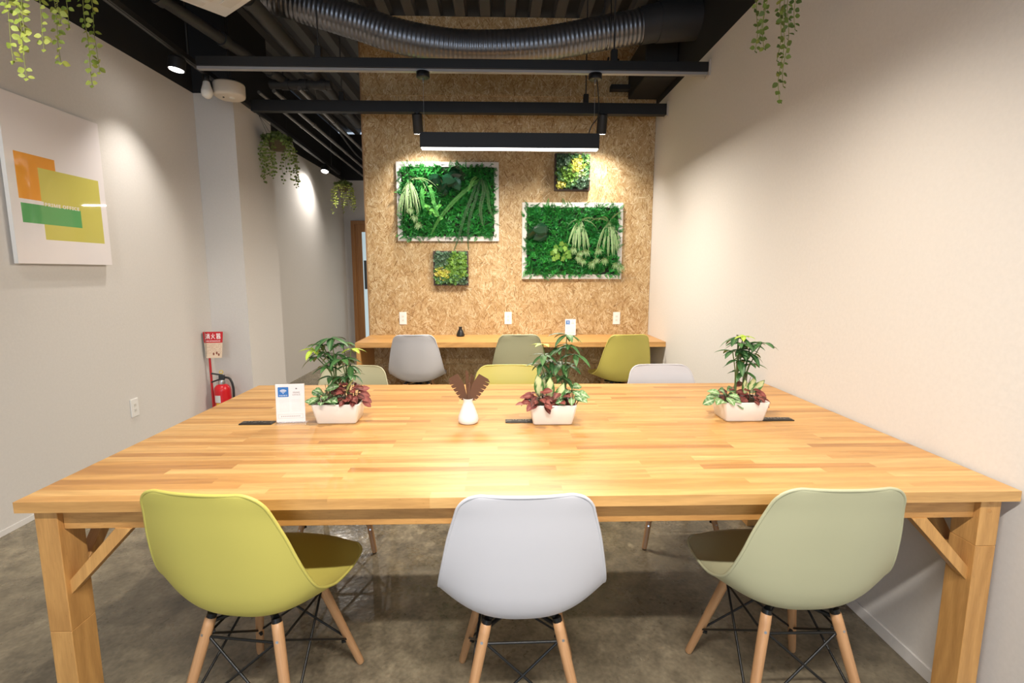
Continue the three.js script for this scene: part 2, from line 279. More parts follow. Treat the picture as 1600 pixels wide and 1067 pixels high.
// ------------------------------------------------------------------ lamps
const glowWhite = (k) => lin(0.9, 0.9, 0.88, 0.5, { emissive: new THREE.Color().setRGB(1, 0.95, 0.88), emissiveIntensity: k });
function pendant(z, label, intensity, canopyY, light) {
  const x0 = -0.577, x1 = 0.574, y0 = 2.064, y1 = 2.157, hw = 0.032;
  const t = thing('pendant_light', label, 'pendant lamp', [0, y0, z]);
  mesh('housing', merge([bx(x0, x1, 0.02, y1 - y0, -hw, hw), bx(x0, x1, 0, 0.02, -hw, -hw + 0.004), bx(x0, x1, 0, 0.02, hw - 0.004, hw), bx(x0, x0 + 0.006, 0, 0.02, -hw, hw), bx(x1 - 0.006, x1, 0, 0.02, -hw, hw)]), blackMetal, t);
  mesh('diffuser', rbx(x0 + 0.006, x1 - 0.006, -0.006, 0.012, -hw + 0.004, hw - 0.004, 0.003), glowWhite(5), t);
  for (const [i, x] of [-0.552, 0.543].entries()) {
    const cy = canopyY - y0;
    mesh('canopy', lathe([[0, 0], [0.036, 0], [0.042, 0.004], [0.042, 0.035], [0, 0.035]]).translate(x, cy - 0.035, 0), blackMetal, t);
    mesh('wire_grip', rod(V(x, cy - 0.062, 0), V(x, cy - 0.034, 0), 0.0045), steel, t);
    mesh('suspension_wire', rod(V(x, y1 - y0, 0), V(x, cy - 0.05, 0), 0.0012, 0.0012, 6), steel, t);
    if (i) mesh('power_cord', tube([[x + 0.01, cy - 0.03, 0.005], [x + 0.02, cy - 0.12, 0.01], [x + 0.022, cy - 0.26, 0.008], [x - 0.02, cy - 0.32, 0.01], [x - 0.035, cy - 0.37, 0.005], [x - 0.028, cy - 0.40, 0], [x - 0.015, y1 - y0, 0]], 0.0032, 40, 8), blackMetal, t);
  }
  const l = new THREE.RectAreaLight(light, intensity, x1 - x0 - 0.012, 2 * hw - 0.008);
  l.position.set((x0 + x1) / 2, -0.010, 0); l.rotation.x = -Math.PI / 2; l.castShadow = true; l.name = 'pendant_glow'; t.add(l);
  return t;
}
pendant(-2.209, 'long black linear pendant lamp hanging below the cross beam', PENDANT_FAR, 2.525, WARM);
pendant(1.05, 'long black linear pendant lamp hanging above the camera', PENDANT_NEAR, HC, NEUTRAL);

function spot(name, label, P, topY, aim, intensity, angle, color, r = 0.039, len = 0.145, group = 'black track spotlights') {
  const t = thing(name, label, 'spotlight', P.toArray(), 0, group);
  const dir = aim.clone().sub(P).normalize();
  const q = new THREE.Quaternion().setFromUnitVectors(V(0, -1, 0), dir);
  const body = mesh('lamp_body', lathe([[0, len], [r * 0.9, len], [r, len - 0.008], [r, 0], [r * 0.88, 0], [r * 0.86, 0.006], [0, 0.007]], 28), blackMetal, t);
  body.quaternion.copy(q);
  const lens = mesh('lens', new THREE.CylinderGeometry(r * 0.84, r * 0.8, 0.006, 24).translate(0, 0.001, 0), glowWhite(14), t); lens.quaternion.copy(q);
  const back = V(0, len, 0).applyQuaternion(q);
  mesh('stem', rod(back.clone().multiplyScalar(0.9), V(back.x * 0.9, topY - P.y, back.z * 0.9), 0.008), steel, t);
  mesh('track_adapter', rbx(back.x * 0.9 - 0.02, back.x * 0.9 + 0.02, topY - P.y - 0.022, topY - P.y, back.z * 0.9 - 0.014, back.z * 0.9 + 0.014, 0.003), blackMetal, t);
  const s = new THREE.SpotLight(color, intensity, 0, angle, 1, 2); s.position.copy(dir.clone().multiplyScalar(0.004)); s.castShadow = true; s.shadow.radius = 1.2; t.add(s);
  s.target.position.copy(dir); t.add(s.target); s.target.name = 'aim'; s.name = 'spot_glow';
  return t;
}
spot('spotlight', 'left black spotlight on the plain beam above the larger hanging-fern panel', V(-0.705, 2.355, -2.985), 2.515, V(-0.70, 1.75, -3.20), SPOT_WALL, 1.1, NEUTRAL);
spot('spotlight', 'right black spotlight on the plain beam beside the small square planter', V(0.743, 2.365, -2.985), 2.515, V(0.743, 1.75, -3.20), SPOT_WALL, 1.1, NEUTRAL);
for (const [x, w] of [[-0.55, 'left'], [0.55, 'right']]) spot('spotlight', `${w} black spotlight on the near beam shining down on the table`, V(x, 2.36, -0.35), 2.515, V(x * 1.05, 0.72, -0.55), SPOT_TABLE, 1.1, WARM, 0.039, 0.145);
{
  const a = onTrack(-2.3), b = onTrack(-5.55);
  spot('spotlight', 'lit black spotlight on left track above the poster wall', V(a.x - 0.03, 2.555, -2.3), 2.639, V(-2.3, 1.2, -2.2), SPOT_LEFT, 0.75, NEUTRAL, 0.05, 0.075);
  spot('spotlight', 'lit black spotlight on left track far down the passage', V(b.x, 2.545, -5.55), 2.639, V(-2.34, 1.2, -5.0), SPOT_LEFT * 1.0, 1.25, NEUTRAL, 0.05, 0.075);
  const c = onTrack(-0.35);
  spot('spotlight', 'lit black spotlight on left track out of view above the poster', V(c.x, 2.56, -0.35), 2.639, V(-2.05, 1.9, -1.15), SPOT_LEFT * 0.6, 0.5, NEUTRAL, 0.05, 0.075);
}
pendant(-5.1, 'long black linear pendant lamp hidden behind the strand board partition', PENDANT_FAR, HC, WARM);
function bulb(z, label) {
  const p = onTrack(z), t = thing('light_bulb', label, 'bulb', [p.x, 2.643, z], 0, 'unlit bulbs on the left track');
  mesh('socket', lathe([[0, 0], [0.02, 0], [0.021, -0.045], [0, -0.045]]), blackMetal, t);
  mesh('globe', lathe([[0.017, -0.043], [0.022, -0.05], [0.026, -0.07], [0.037, -0.105], [0.038, -0.122], [0.032, -0.142], [0.018, -0.156], [0, -0.16]]), offWhite, t);
}
bulb(-2.62, 'white unlit bulb on left track next to the round white fitting');
bulb(-4.30, 'white unlit bulb on left track between the two hanging baskets');
{
  const t = thing('emergency_light', 'round white emergency light mounted at the track end of the beam', 'emergency light', [-2.02, 2.52, -2.72]);
  mesh('drum', lathe([[0, 0], [0.088, 0], [0.1, 0.008], [0.104, 0.02], [0.104, 0.09], [0.098, 0.1], [0, 0.1]], 48), lin(0.62, 0.56, 0.48, 0.5), t);
  mesh('lamp_eye', lathe([[0, -0.004], [0.018, -0.004], [0.02, 0.001]], 20).translate(0.02, 0, 0.01), offWhite, t);
  mesh('test_switch', lathe([[0, -0.006], [0.006, -0.006], [0.006, 0.001]], 12).translate(-0.03, 0, 0.03), darkPipe, t);
  mesh('bracket', rbx(-0.06, 0.06, 0.1, 0.125, -0.03, 0.03, 0.004), blackMetal, t);
  mesh('stem', rod(V(0, 0.12, 0), V(0, HC - 2.52, 0), 0.008), blackMetal, t);
}

// ------------------------------------------------------------------ big table
const TW = 1.2622, TD = 1.2714, TH = 0.72, TT = 0.028;
{
  const t = thing('meeting_table', 'big rectangular meeting table of jointed honey-coloured timber', 'table');
  const top = part('tabletop', t);
  const ROWS = 38, U = 2 * TW / 30, RH = TD / ROWS, geos = {};
  for (let L = 3; L <= 8; L++) for (let v = 0; v < 4; v++) geos[L + '_' + v] = uvMetres(new THREE.BoxGeometry(L * U, TT, RH), 'x', [v * 0.23 + L * 0.11, v * 0.117 + L * 0.041]);
  for (let r = 0; r < ROWS; r++) {
    let x = 0, cuts = [];
    while (x < 30) { let L = 3 + Math.floor(rnd() * 6); if (x === 0) L = 3 + Math.floor(rnd() * 5); if (30 - x - L < 3) L = 30 - x; if (L > 8) { L = 4; } cuts.push(L); x += L; }
    x = 0;
    for (const L of cuts) {
      const s = mesh('stave', geos[L + '_' + Math.floor(rnd() * 4)], staveMats[Math.floor(rnd() * staveMats.length)], top);
      s.position.set(-TW + (x + L / 2) * U, TH - TT / 2 - rnd() * 0.00012, -RH * (r + 0.5)); if (rnd() < 0.5) s.rotation.y = Math.PI; x += L;
    }
  }
  const lx0 = 1.178, lx1 = 1.233, lz0 = 0.018, lz1 = 0.096, under = TH - TT, ay = 0.632;
  for (const s of [-1, 1]) for (const back of [0, 1]) {
    const z0 = back ? -TD + lz0 : -lz1, z1 = back ? -TD + lz1 : -lz0, xa = s < 0 ? -lx1 : lx0, xb = s < 0 ? -lx0 : lx1;
    const leg = part('leg', t), cut = s < 0 ? 0.36 : 0.56;
    mesh('lamella', uvMetres(rbx(xa, xb, cut, under - 0.0005, z0, z1, 0.002), 'y', [s, 0.13]), s < 0 ? legWood : legWoodB, leg);
    mesh('lamella', uvMetres(rbx(xa, xb, 0.0, cut - 0.0003, z0, z1, 0.002), 'y', [s + 0.4, 0.37]), s < 0 ? legWoodB : legWood, leg);
    // diagonal braces along the front and the side
    const zc = back ? z0 + 0.03 : z1 - 0.03, xi = s < 0 ? -lx0 : lx0, d = -s;
    const sh = new THREE.Shape(); sh.moveTo(0, 0); sh.lineTo(0, 0.034); sh.lineTo(0.148, 0.19); sh.lineTo(0.182, 0.19); sh.lineTo(0.0, 0); sh.closePath();
    const bs = new THREE.Shape(); bs.moveTo(0, 0); bs.lineTo(0, 0.036); bs.lineTo(0.128, 0.176); bs.lineTo(0.168, 0.176); bs.closePath();
    const g1 = new THREE.ExtrudeGeometry(bs, { depth: 0.03, bevelEnabled: true, bevelSize: 0.0015, bevelThickness: 0.0015, bevelSegments: 1 }).translate(0, 0, -0.015);
    if (d < 0) g1.rotateY(Math.PI); g1.translate(xi, ay - 0.176, zc);
    mesh('brace', uvMetres(g1, 'y'), legWoodB, t);
    const g2 = new THREE.ExtrudeGeometry(bs, { depth: 0.028, bevelEnabled: true, bevelSize: 0.0015, bevelThickness: 0.0015, bevelSegments: 1 }).translate(0, 0, -0.014);
    g2.rotateY(back ? -Math.PI / 2 : Math.PI / 2); g2.translate((xa + xb) / 2, ay - 0.176, back ? z1 : z0);
    mesh('brace', uvMetres(g2, 'y'), legWood, t);
    if (!back && s > 0) for (const [dx, dy] of [[0.0, -0.012], [-0.002, -0.035]]) mesh('wood_plug', lathe([[0, 0.001], [0.005, 0.001], [0.005, 0]], 14).rotateX(Math.PI / 2).translate((xa + xb) / 2 + dx, under + dy, z1), apronWood, t);
  }
  mesh('apron', uvMetres(rbx(-lx0 + 0.0005, lx0 - 0.0005, ay, under - 0.0005, -0.062, -0.034, 0.002), 'x', [0.2, 0.31]), apronWood, t);
  mesh('apron', uvMetres(rbx(-lx0 + 0.0005, lx0 - 0.0005, ay, under - 0.0005, -TD + 0.034, -TD + 0.062, 0.002), 'x', [0.7, 0.11]), apronWood, t);
  for (const s of [-1, 1]) mesh('apron', uvMetres(rbx(s * 1.205 - 0.014, s * 1.205 + 0.014, ay, under - 0.0005, -TD + lz1 + 0.0005, -lz1 - 0.0005, 0.002), 'z', [0.4, 0.2]), apronWood, t);
}
function powerStrip(x, label) {
  const t = thing('power_strip', label, 'power strip', [x, TH, -0.637], 0, 'dark power outlets let into the tabletop');
  mesh('plate', rbx(-0.06, 0.06, 0, 0.004, -0.02, 0.02, 0.0015), lin(0.03, 0.026, 0.022, 0.4), t);
  mesh('flap', rbx(-0.055, 0.055, 0.004, 0.0058, -0.014, 0.014, 0.0008), lin(0.055, 0.045, 0.036, 0.35), t);
  for (const dx of [-0.025, 0.012]) { const s = mesh('socket', rbx(dx - 0.012, dx + 0.012, 0.0055, 0.0068, -0.008, 0.008, 0.0006), lin(0.012, 0.012, 0.012, 0.3), t); for (const e of [-0.005, 0.005]) mesh('slot', bx(dx + e - 0.001, dx + e + 0.001, 0.0066, 0.0071, -0.004, 0.004), steel, s); }
  mesh('usb_port', rbx(0.034, 0.048, 0.0055, 0.0068, -0.005, 0.005, 0.0006), lin(0.012, 0.012, 0.012, 0.3), t);
}
powerStrip(-0.972, 'dark power strip in the tabletop left of the wifi card');
powerStrip(0.005, 'dark power strip in the tabletop left of the middle planter');
powerStrip(0.975, 'dark power strip in the tabletop right of the right planter');

// ------------------------------------------------------------------ counter
{
  const t = thing('wall_counter', 'narrow wooden counter desk along the strand board wall', 'counter');
  const y = 0.717, th = 0.04, z0 = ZO + 0.001, z1 = -2.794, n = 5, dz = (z1 - z0) / n;
  const top = part('worktop', t);
  for (let i = 0; i < n; i++) { let x = XO; while (x < XR - 0.003) { let L = rr(0.5, 0.9); if (XR - 0.002 - x - L < 0.4) L = XR - 0.002 - x; mesh('stave', uvMetres(bx(x, x + L, y - th, y, z0 + i * dz, z0 + (i + 1) * dz), 'x', [rnd(), rnd()]), pick([counterWood, staveMats[0], staveMats[4]]), top); x += L; } }
  mesh('end_panel', uvMetres(rbx(XO + 0.004, XO + 0.036, 0, y - th, z0 + 0.03, z1 - 0.012, 0.002), 'y'), counterWood, t);
  mesh('wall_batten', uvMetres(rbx(XO + 0.04, XR - 0.004, y - th - 0.04, y - th, z0, z0 + 0.025, 0.002), 'x'), counterWood, t);
}

// ------------------------------------------------------------------ shell chairs
function catmull(pts, t) {                                             // pts: arrays of equal length, t in 0..1
  const n = pts.length - 1, f = Math.min(Math.max(t * n, 0), n - 1e-6), i = Math.floor(f), u = f - i, g = (k) => pts[Math.max(0, Math.min(n, k))];
  return pts[0].map((_, c) => { const [a, b, d, e] = [g(i - 1)[c], g(i)[c], g(i + 1)[c], g(i + 2)[c]]; return 0.5 * (2 * b + (d - a) * u + (2 * a - 5 * b + 4 * d - e) * u * u + (3 * b - a - 3 * d + e) * u * u * u); });
}
const shellGeo = (() => {
  // profile from the front lip to the top of the back: z, y, half width, rise of the side edge
  const PR = [[-0.252, 0.398, 0.165, -0.228, 0.394], [-0.247, 0.417, 0.180, -0.222, 0.411], [-0.222, 0.428, 0.196, -0.205, 0.422], [-0.165, 0.422, 0.207, -0.165, 0.420], [-0.09, 0.405, 0.212, -0.108, 0.418], [-0.02, 0.390, 0.214, -0.05, 0.422], [0.045, 0.380, 0.2145, 0.008, 0.432], [0.098, 0.383, 0.213, 0.055, 0.450], [0.135, 0.407, 0.210, 0.092, 0.472], [0.158, 0.452, 0.206, 0.115, 0.498], [0.174, 0.514, 0.199, 0.135, 0.537], [0.188, 0.58, 0.189, 0.154, 0.587], [0.202, 0.645, 0.177, 0.172, 0.645], [0.216, 0.71, 0.160, 0.192, 0.707], [0.226, 0.75, 0.149, 0.209, 0.749], [0.232, 0.773, 0.143, 0.221, 0.773]];
  const NV = 84, NU = 40, prof = [], sArr = [0];
  for (let i = 0; i <= NV; i++) { prof.push(catmull(PR, i / NV)); if (i) sArr.push(sArr[i - 1] + Math.hypot(prof[i][0] - prof[i - 1][0], prof[i][1] - prof[i - 1][1])); }
  const S = sArr[NV], P = [];
  for (let i = 0; i <= NV; i++) {
    let w = prof[i][2]; const rT = 0.044, rF = 0.115, dT = S - sArr[i], dF = sArr[i];
    if (dT < rT) w -= rT - Math.sqrt(Math.max(0, rT * rT - (rT - dT) ** 2));
    if (dF < rF) w -= (rF - Math.sqrt(Math.max(0, rF * rF - (rF - dF) ** 2))) * 0.9;
    const row = [];
    for (let j = 0; j <= NU; j++) {
      const u = -1 + 2 * j / NU, au = Math.abs(u), h = Math.pow(au, 2.5);
      const flare = 0.006 * Math.pow(au, 10);
      row.push(V(Math.sign(u) * (w * au + flare), prof[i][1] + (prof[i][4] - prof[i][1]) * h, prof[i][0] + (prof[i][3] - prof[i][0]) * h));
    }
    P.push(row);
  }
  const N = P.map((r, i) => r.map((_, j) => { const a = P[Math.min(NV, i + 1)][j].clone().sub(P[Math.max(0, i - 1)][j]), b = P[i][Math.min(NU, j + 1)].clone().sub(P[i][Math.max(0, j - 1)]); const n = a.cross(b); return n.lengthSq() > 1e-14 ? n.normalize() : V(0, 1, 0); }));
  const pos = [], idx = [], W = NU + 1, C = W * (NV + 1);
  for (const sgn of [1, -1]) for (let i = 0; i <= NV; i++) for (let j = 0; j <= NU; j++) { const q = P[i][j].clone().addScaledVector(N[i][j], sgn * 0.0024); pos.push(q.x, q.y, q.z); }
  for (let i = 0; i < NV; i++) for (let j = 0; j < NU; j++) { const a = i * W + j; idx.push(a, a + W, a + 1, a + 1, a + W, a + W + 1); idx.push(C + a, C + a + 1, C + a + W, C + a + 1, C + a + W + 1, C + a + W); }
  const g = new THREE.BufferGeometry(); g.setAttribute('position', new THREE.Float32BufferAttribute(pos, 3)); g.setIndex(idx); g.computeVertexNormals();
  const loop = []; for (let j = 0; j <= NU; j += 2) loop.push(P[0][j]); for (let i = 2; i <= NV; i += 2) loop.push(P[i][NU]); for (let j = NU - 2; j >= 0; j -= 2) loop.push(P[NV][j]); for (let i = NV - 2; i >= 2; i -= 2) loop.push(P[i][0]);
  const rim = new THREE.TubeGeometry(new THREE.CatmullRomCurve3(loop, true, 'centripetal'), 220, 0.0042, 8, true);
  return merge([g, rim]);
})();
function chair(label, group, [x, z], turnDeg, shellMat, size = 1) {
  const t = thing('shell_chair', label, 'chair', [x, 0, z], -turnDeg * D2R, group);
  t.scale.setScalar(size);
  mesh('shell', shellGeo, shellMat, t);
  const tops = [], tips = [];
  for (const [sx, sz] of [[-1, -1], [1, -1], [-1, 1], [1, 1]]) {
    const top = V(sx * 0.095, 0.358, sz > 0 ? 0.098 : -0.110), tip = V(sx * 0.178, 0.0, sz > 0 ? 0.186 : -0.205); tops.push(top); tips.push(tip);
    const ax = tip.clone().sub(top), n = ax.clone().normalize();
    const lg = chairLegGeo(top, tip); const leg = mesh('leg', lg, beech, t);
    for (const k of [0.10, 0.72]) { const p = top.clone().addScaledVector(ax, k), o = V(sx * 0.25, 0, sz).normalize(); o.addScaledVector(n, -o.dot(n)).normalize(); const r = 0.0138 - 0.0018 * k; mesh('screw', rod(p.clone().addScaledVector(o, r - 0.001), p.clone().addScaledVector(o, r + 0.0012), 0.0042, 0.0038, 12), steel, leg); }
    const q = top.clone().addScaledVector(n, -0.018);
    mesh('bracket', merge([rod(top.clone().addScaledVector(n, -0.004), q, 0.0128, 0.0128, 10), rod(q.clone(), V(sx * 0.06, 0.376, sz > 0 ? 0.06 : -0.07), 0.009, 0.009, 8)]), wireBlack, t);
  }
  const at = (i, k) => tops[i].clone().lerp(tips[i], k);
  const w = [];
  const R = 0.0036;
  for (const [a, b] of [[0, 1], [2, 3], [0, 2], [1, 3]]) { w.push(rod(at(a, 0.1), at(b, 0.70), R, R, 8), rod(at(b, 0.1), at(a, 0.70), R, R, 8), rod(at(a, 0.12), at(b, 0.12), R, R, 8)); }
  w.push(rod(at(0, 0.02), at(3, 0.02), 0.006, 0.006, 8), rod(at(1, 0.02), at(2, 0.02), 0.006, 0.006, 8));
  mesh('wire_bracing', merge(w), wireBlack, t);
  for (let i = 0; i < 4; i++) for (const k of [0.11, 0.70]) { const p = at(i, k), o = V(-Math.sign(p.x), 0, -Math.sign(p.z)).normalize(); mesh('wire_nut', rod(p.clone().addScaledVector(o, 0.008), p.clone().addScaledVector(o, 0.022), 0.007, 0.005, 8), wireBlack, t); }
  return t;
}
const _legCache = {};
function chairLegGeo(top, tip) {
  const k = top.toArray().join() + tip.toArray().join(); if (_legCache[k]) return _legCache[k];
  const L = top.distanceTo(tip);
  const g = lathe([[0, 0.0], [0.0085, 0.0], [0.0108, 0.003], [0.0118, 0.02], [0.0132, L * 0.55], [0.0145, L - 0.02], [0.0140, L + 0.004], [0, L + 0.006]], 18);
  const uv = g.attributes.uv; for (let i = 0; i < uv.count; i++) uv.setXY(i, g.attributes.position.getY(i) + 0.17, uv.getX(i) * 0.09 + 0.2);
  g.applyQuaternion(new THREE.Quaternion().setFromUnitVectors(V(0, 1, 0), top.clone().sub(tip).normalize())); g.translate(tip.x, 0.0022, tip.z);
  return (_legCache[k] = g);
}
const pl = (r, g, b) => lin(r, g, b, 0.42);
const cYellow = pl(0.60, 0.535, 0.125), cWhite = pl(0.62, 0.615, 0.65), cSage = pl(0.47, 0.465, 0.30);
chair('olive yellow shell chair pulled up to the near left of the table', 'shell chairs on the near side', [-0.742, -0.143], 8.6, cYellow);
chair('white shell chair at the near middle of the table', 'shell chairs on the near side', [-0.022, -0.114], -1, cWhite);
chair('pale sage shell chair at the near right of the table', 'shell chairs on the near side', [0.735, -0.130], 0.5, cSage);
chair('pale sage shell chair on the far side behind the left planter', 'shell chairs on the far side', [-0.83, -1.185], 180, cSage, 1.02);
chair('bright yellow shell chair on the far side of the table', 'shell chairs on the far side', [-0.03, -1.185], 180, cYellow, 1.02);
chair('white shell chair on the far side near the right wall', 'shell chairs on the far side', [0.775, -1.185], 180, cWhite, 1.02);
chair('white shell chair at the counter, leftmost of the three there', 'shell chairs at the counter', [-0.745, -2.93], -2, cWhite, 1.02);
chair('sage green shell chair at the middle of the counter', 'shell chairs at the counter', [0.085, -2.93], 0, cSage, 1.02);
chair('olive yellow shell chair at the counter beside the right wall', 'shell chairs at the counter', [0.925, -2.91], -5, cYellow, 1.02);

// ------------------------------------------------------------------ leaves
function leafGeo(L, W, { nu = 4, nv = 5, droop = 0.3, fold = 0.15, shape = 1, col = () => [0.05, 0.2, 0.03], wave = 0 } = {}) {
  // grows along +z from the origin, upper face to +y
  const pos = [], cols = [], idx = [];
  for (let i = 0; i <= nv; i++) {
    const t = i / nv, w = W / 2 * Math.pow(Math.sin(Math.PI * Math.pow(t * 0.96 + 0.03, shape)), 0.8), y = -droop * L * t * t;
    for (let j = 0; j <= nu; j++) { const u = -1 + 2 * j / nu; pos.push(u * w, y + fold * w * Math.abs(u) + wave * Math.sin(t * 9 + u) * W, t * L * (1 - droop * 0.25 * t)); cols.push(...col(t, Math.abs(u), u)); }
  }
  for (let i = 0; i < nv; i++) for (let j = 0; j < nu; j++) { const a = i * (nu + 1) + j; idx.push(a, a + nu + 1, a + 1, a + 1, a + nu + 1, a + nu + 2); }
  const g = new THREE.BufferGeometry(); g.setAttribute('position', new THREE.Float32BufferAttribute(pos, 3)); g.setAttribute('color', new THREE.Float32BufferAttribute(cols, 3)); g.setIndex(idx); g.computeVertexNormals(); return g;
}
function orient(o, dir, up = V(0, 1, 0)) {                              // +z of the leaf along dir
  const z = dir.clone().normalize(); let x = up.clone().cross(z); if (x.lengthSq() < 1e-6) x = V(1, 0, 0); x.normalize(); const y = z.clone().cross(x);
  o.quaternion.setFromRotationMatrix(new THREE.Matrix4().makeBasis(x, y, z)); return o;
}
const mixc = (a, b, t) => a.map((v, i) => v + (b[i] - v) * t);
const veinCol = (base, vein) => (t, u) => (u < 0.12 ? vein : mixc(base, vein, Math.max(0, Math.sin(t * 22) - 0.55) * 1.0));
const GEO = {
  scheff: [[0.022, 0.085, 0.022], [0.035, 0.115, 0.03], [0.05, 0.15, 0.035]].map((c) => leafGeo(0.068, 0.022, { droop: 0.35, fold: 0.25, shape: 0.85, col: (t, u) => (u < 0.1 ? mixc(c, [0.16, 0.3, 0.1], 0.5) : c) })),
  scheffBright: leafGeo(0.056, 0.02, { droop: 0.3, fold: 0.25, shape: 0.85, col: (t, u) => (u < 0.1 ? [0.5, 0.6, 0.12] : [0.36, 0.52, 0.035]) }),
  red: [[0.17, 0.028, 0.022], [0.10, 0.020, 0.014], [0.24, 0.05, 0.04]].map((c) => leafGeo(0.038, 0.024, { droop: 0.35, fold: 0.2, col: veinCol(c, [0.30, 0.09, 0.07]) })),
  fitt: [[0.07, 0.19, 0.05], [0.14, 0.28, 0.08]].map((c) => leafGeo(0.042, 0.028, { nu: 6, nv: 8, droop: 0.3, fold: 0.2, col: veinCol(c, [0.55, 0.66, 0.42]) })),
  dief: leafGeo(0.085, 0.036, { nu: 8, nv: 8, droop: 0.2, fold: 0.25, shape: 0.9, col: (t, u) => (u + Math.sin(t * 40) * 0.16 < 0.62 && t > 0.08 && t < 0.92 ? [0.66, 0.70, 0.36] : [0.06, 0.20, 0.035]) }),
  pale: leafGeo(0.045, 0.026, { nu: 6, nv: 6, droop: 0.3, fold: 0.2, col: veinCol([0.30, 0.45, 0.12], [0.62, 0.70, 0.36]) }),
};
function cluster(parent, name, geos, n, [cx, cy, cz], rad, hgt, mat = leafMat, tilt = 0.4) {
  const p = part(name, parent); const stems = [];
  for (let i = 0; i < n; i++) {
    const a = i * 2.4 + rr(-0.3, 0.3), f = Math.sqrt((i + 0.5) / n), base = V(cx + Math.cos(a) * rad * 0.45 * f, cy, cz + Math.sin(a) * rad * 0.45 * f), tip = V(cx + Math.cos(a) * rad * 0.75 * f, cy + hgt * (1.05 - f * 0.75) * rr(0.75, 1.1), cz + Math.sin(a) * rad * 0.75 * f);
    stems.push(rod(base, tip, 0.0014, 0.001, 5));
    const l = mesh('leaf', pick(geos), mat, p); l.position.copy(tip); orient(l, V(Math.cos(a + rr(-0.5, 0.5)), rr(-0.5, 0.4) + tilt * (1 - f), Math.sin(a + rr(-0.5, 0.5))), V(0, 1, rr(0.2, 1.2))); const s = rr(0.8, 1.2); l.scale.set(s, s, s);
  }
  mesh('stems', merge(stems), stemBrown, p); return p;
}
const soilMat = lin(0.20, 0.10, 0.025, 0.95, { map: dataTex(128, 128, (u, v) => { const k = 170 + per(u, v, 20, 20, 3) * 60 + per(u, v, 50, 50, 5) * 40; return [k, k * 0.9, k * 0.7]; }) });
const ceramic = lin(0.80, 0.755, 0.70, 0.32);
const planterGeo = (() => {
  const ring = (w, d, y, r) => { const out = [], hw = w / 2 - r, hd = d / 2 - r; for (const [sx, sz, a0] of [[1, 1, 0], [-1, 1, 1], [-1, -1, 2], [1, -1, 3]]) for (let k = 0; k <= 3; k++) { const a = (a0 + k / 3) * Math.PI / 2; out.push(V(sx * hw + Math.cos(a) * r, y, sz * hd + Math.sin(a) * r)); } return out; };
  const rs = [ring(0.136, 0.098, 0.001, 0.006), ring(0.144, 0.106, 0.005, 0.007), ring(0.174, 0.132, 0.074, 0.008), ring(0.171, 0.129, 0.077, 0.008), ring(0.164, 0.122, 0.076, 0.007), ring(0.158, 0.116, 0.058, 0.006)];
  const pos = [], idx = [], n = 16; for (const r of rs) for (const p of r) pos.push(p.x, p.y, p.z);
  for (let i = 0; i < rs.length - 1; i++) for (let j = 0; j < n; j++) { const a = i * n + j, b = i * n + (j + 1) % n; idx.push(a, a + n, b, b, a + n, b + n); }
  for (let j = 1; j < n - 1; j++) idx.push(0, j, j + 1);
  const g = new THREE.BufferGeometry(); g.setAttribute('position', new THREE.Float32BufferAttribute(pos, 3)); g.setIndex(idx); return toCreasedNormals(g, 0.7);
})();
function soilGeo() { const g = new THREE.PlaneGeometry(0.16, 0.118, 22, 16).rotateX(-Math.PI / 2), p = g.attributes.position; for (let i = 0; i < p.count; i++) p.setY(i, 0.062 + noise2(p.getX(i) * 70, p.getZ(i) * 70) * 0.004 + noise2(p.getX(i) * 18, p.getZ(i) * 18) * 0.003); g.computeVertexNormals(); return g; }
function umbrella(parent, whorls, roots) {                               // whorls: x, y, z, leaf count, bright?
  const p = part('umbrella_plant', parent), stems = [];
  const r0 = roots.map(([x, z]) => V(x, 0.06, z));
  for (const [k, [x, y, z, n, bright, sz = 1]] of whorls.entries()) {
    const c = V(x, y, z), r = r0.reduce((a, b) => (Math.hypot(a.x - x, a.z - z) < Math.hypot(b.x - x, b.z - z) ? a : b));
    const j = V(r.x + (x - r.x) * 0.25, r.y + (y - r.y) * rr(0.5, 0.72), r.z + (z - r.z) * 0.25);
    stems.push(new THREE.TubeGeometry(curve([r, V(r.x + (j.x - r.x) * 0.5, (r.y + j.y) / 2, r.z + (j.z - r.z) * 0.4), j, c]), 12, 0.0021, 6));
    const a0 = rnd() * 6;
    for (let i = 0; i < n; i++) {
      const a = a0 + i / n * Math.PI * 2 + rr(-0.15, 0.15);
      const l = mesh('leaf', bright ? GEO.scheffBright : pick(GEO.scheff), leafGloss, p); l.position.copy(c);
      orient(l, V(Math.cos(a), rr(-0.35, 0.3), Math.sin(a) * 0.95)); const s = sz * rr(0.82, 1.12); l.scale.set(s, s, s);
    }
  }
  for (const r of r0) stems.push(rod(r, V(r.x + rr(-0.004, 0.004), 0.2, r.z), 0.0042, 0.0026, 8));
  mesh('stems', merge(stems), stemGreen, p); return p;
}
function planter(label, x, z, turn, fill) {
  const t = thing('planter', label, 'potted plant', [x, TH, z], turn, 'white tabletop planters');
  mesh('pot', planterGeo, ceramic, t); mesh('soil', soilGeo(), soilMat, t); fill(t); return t;
}
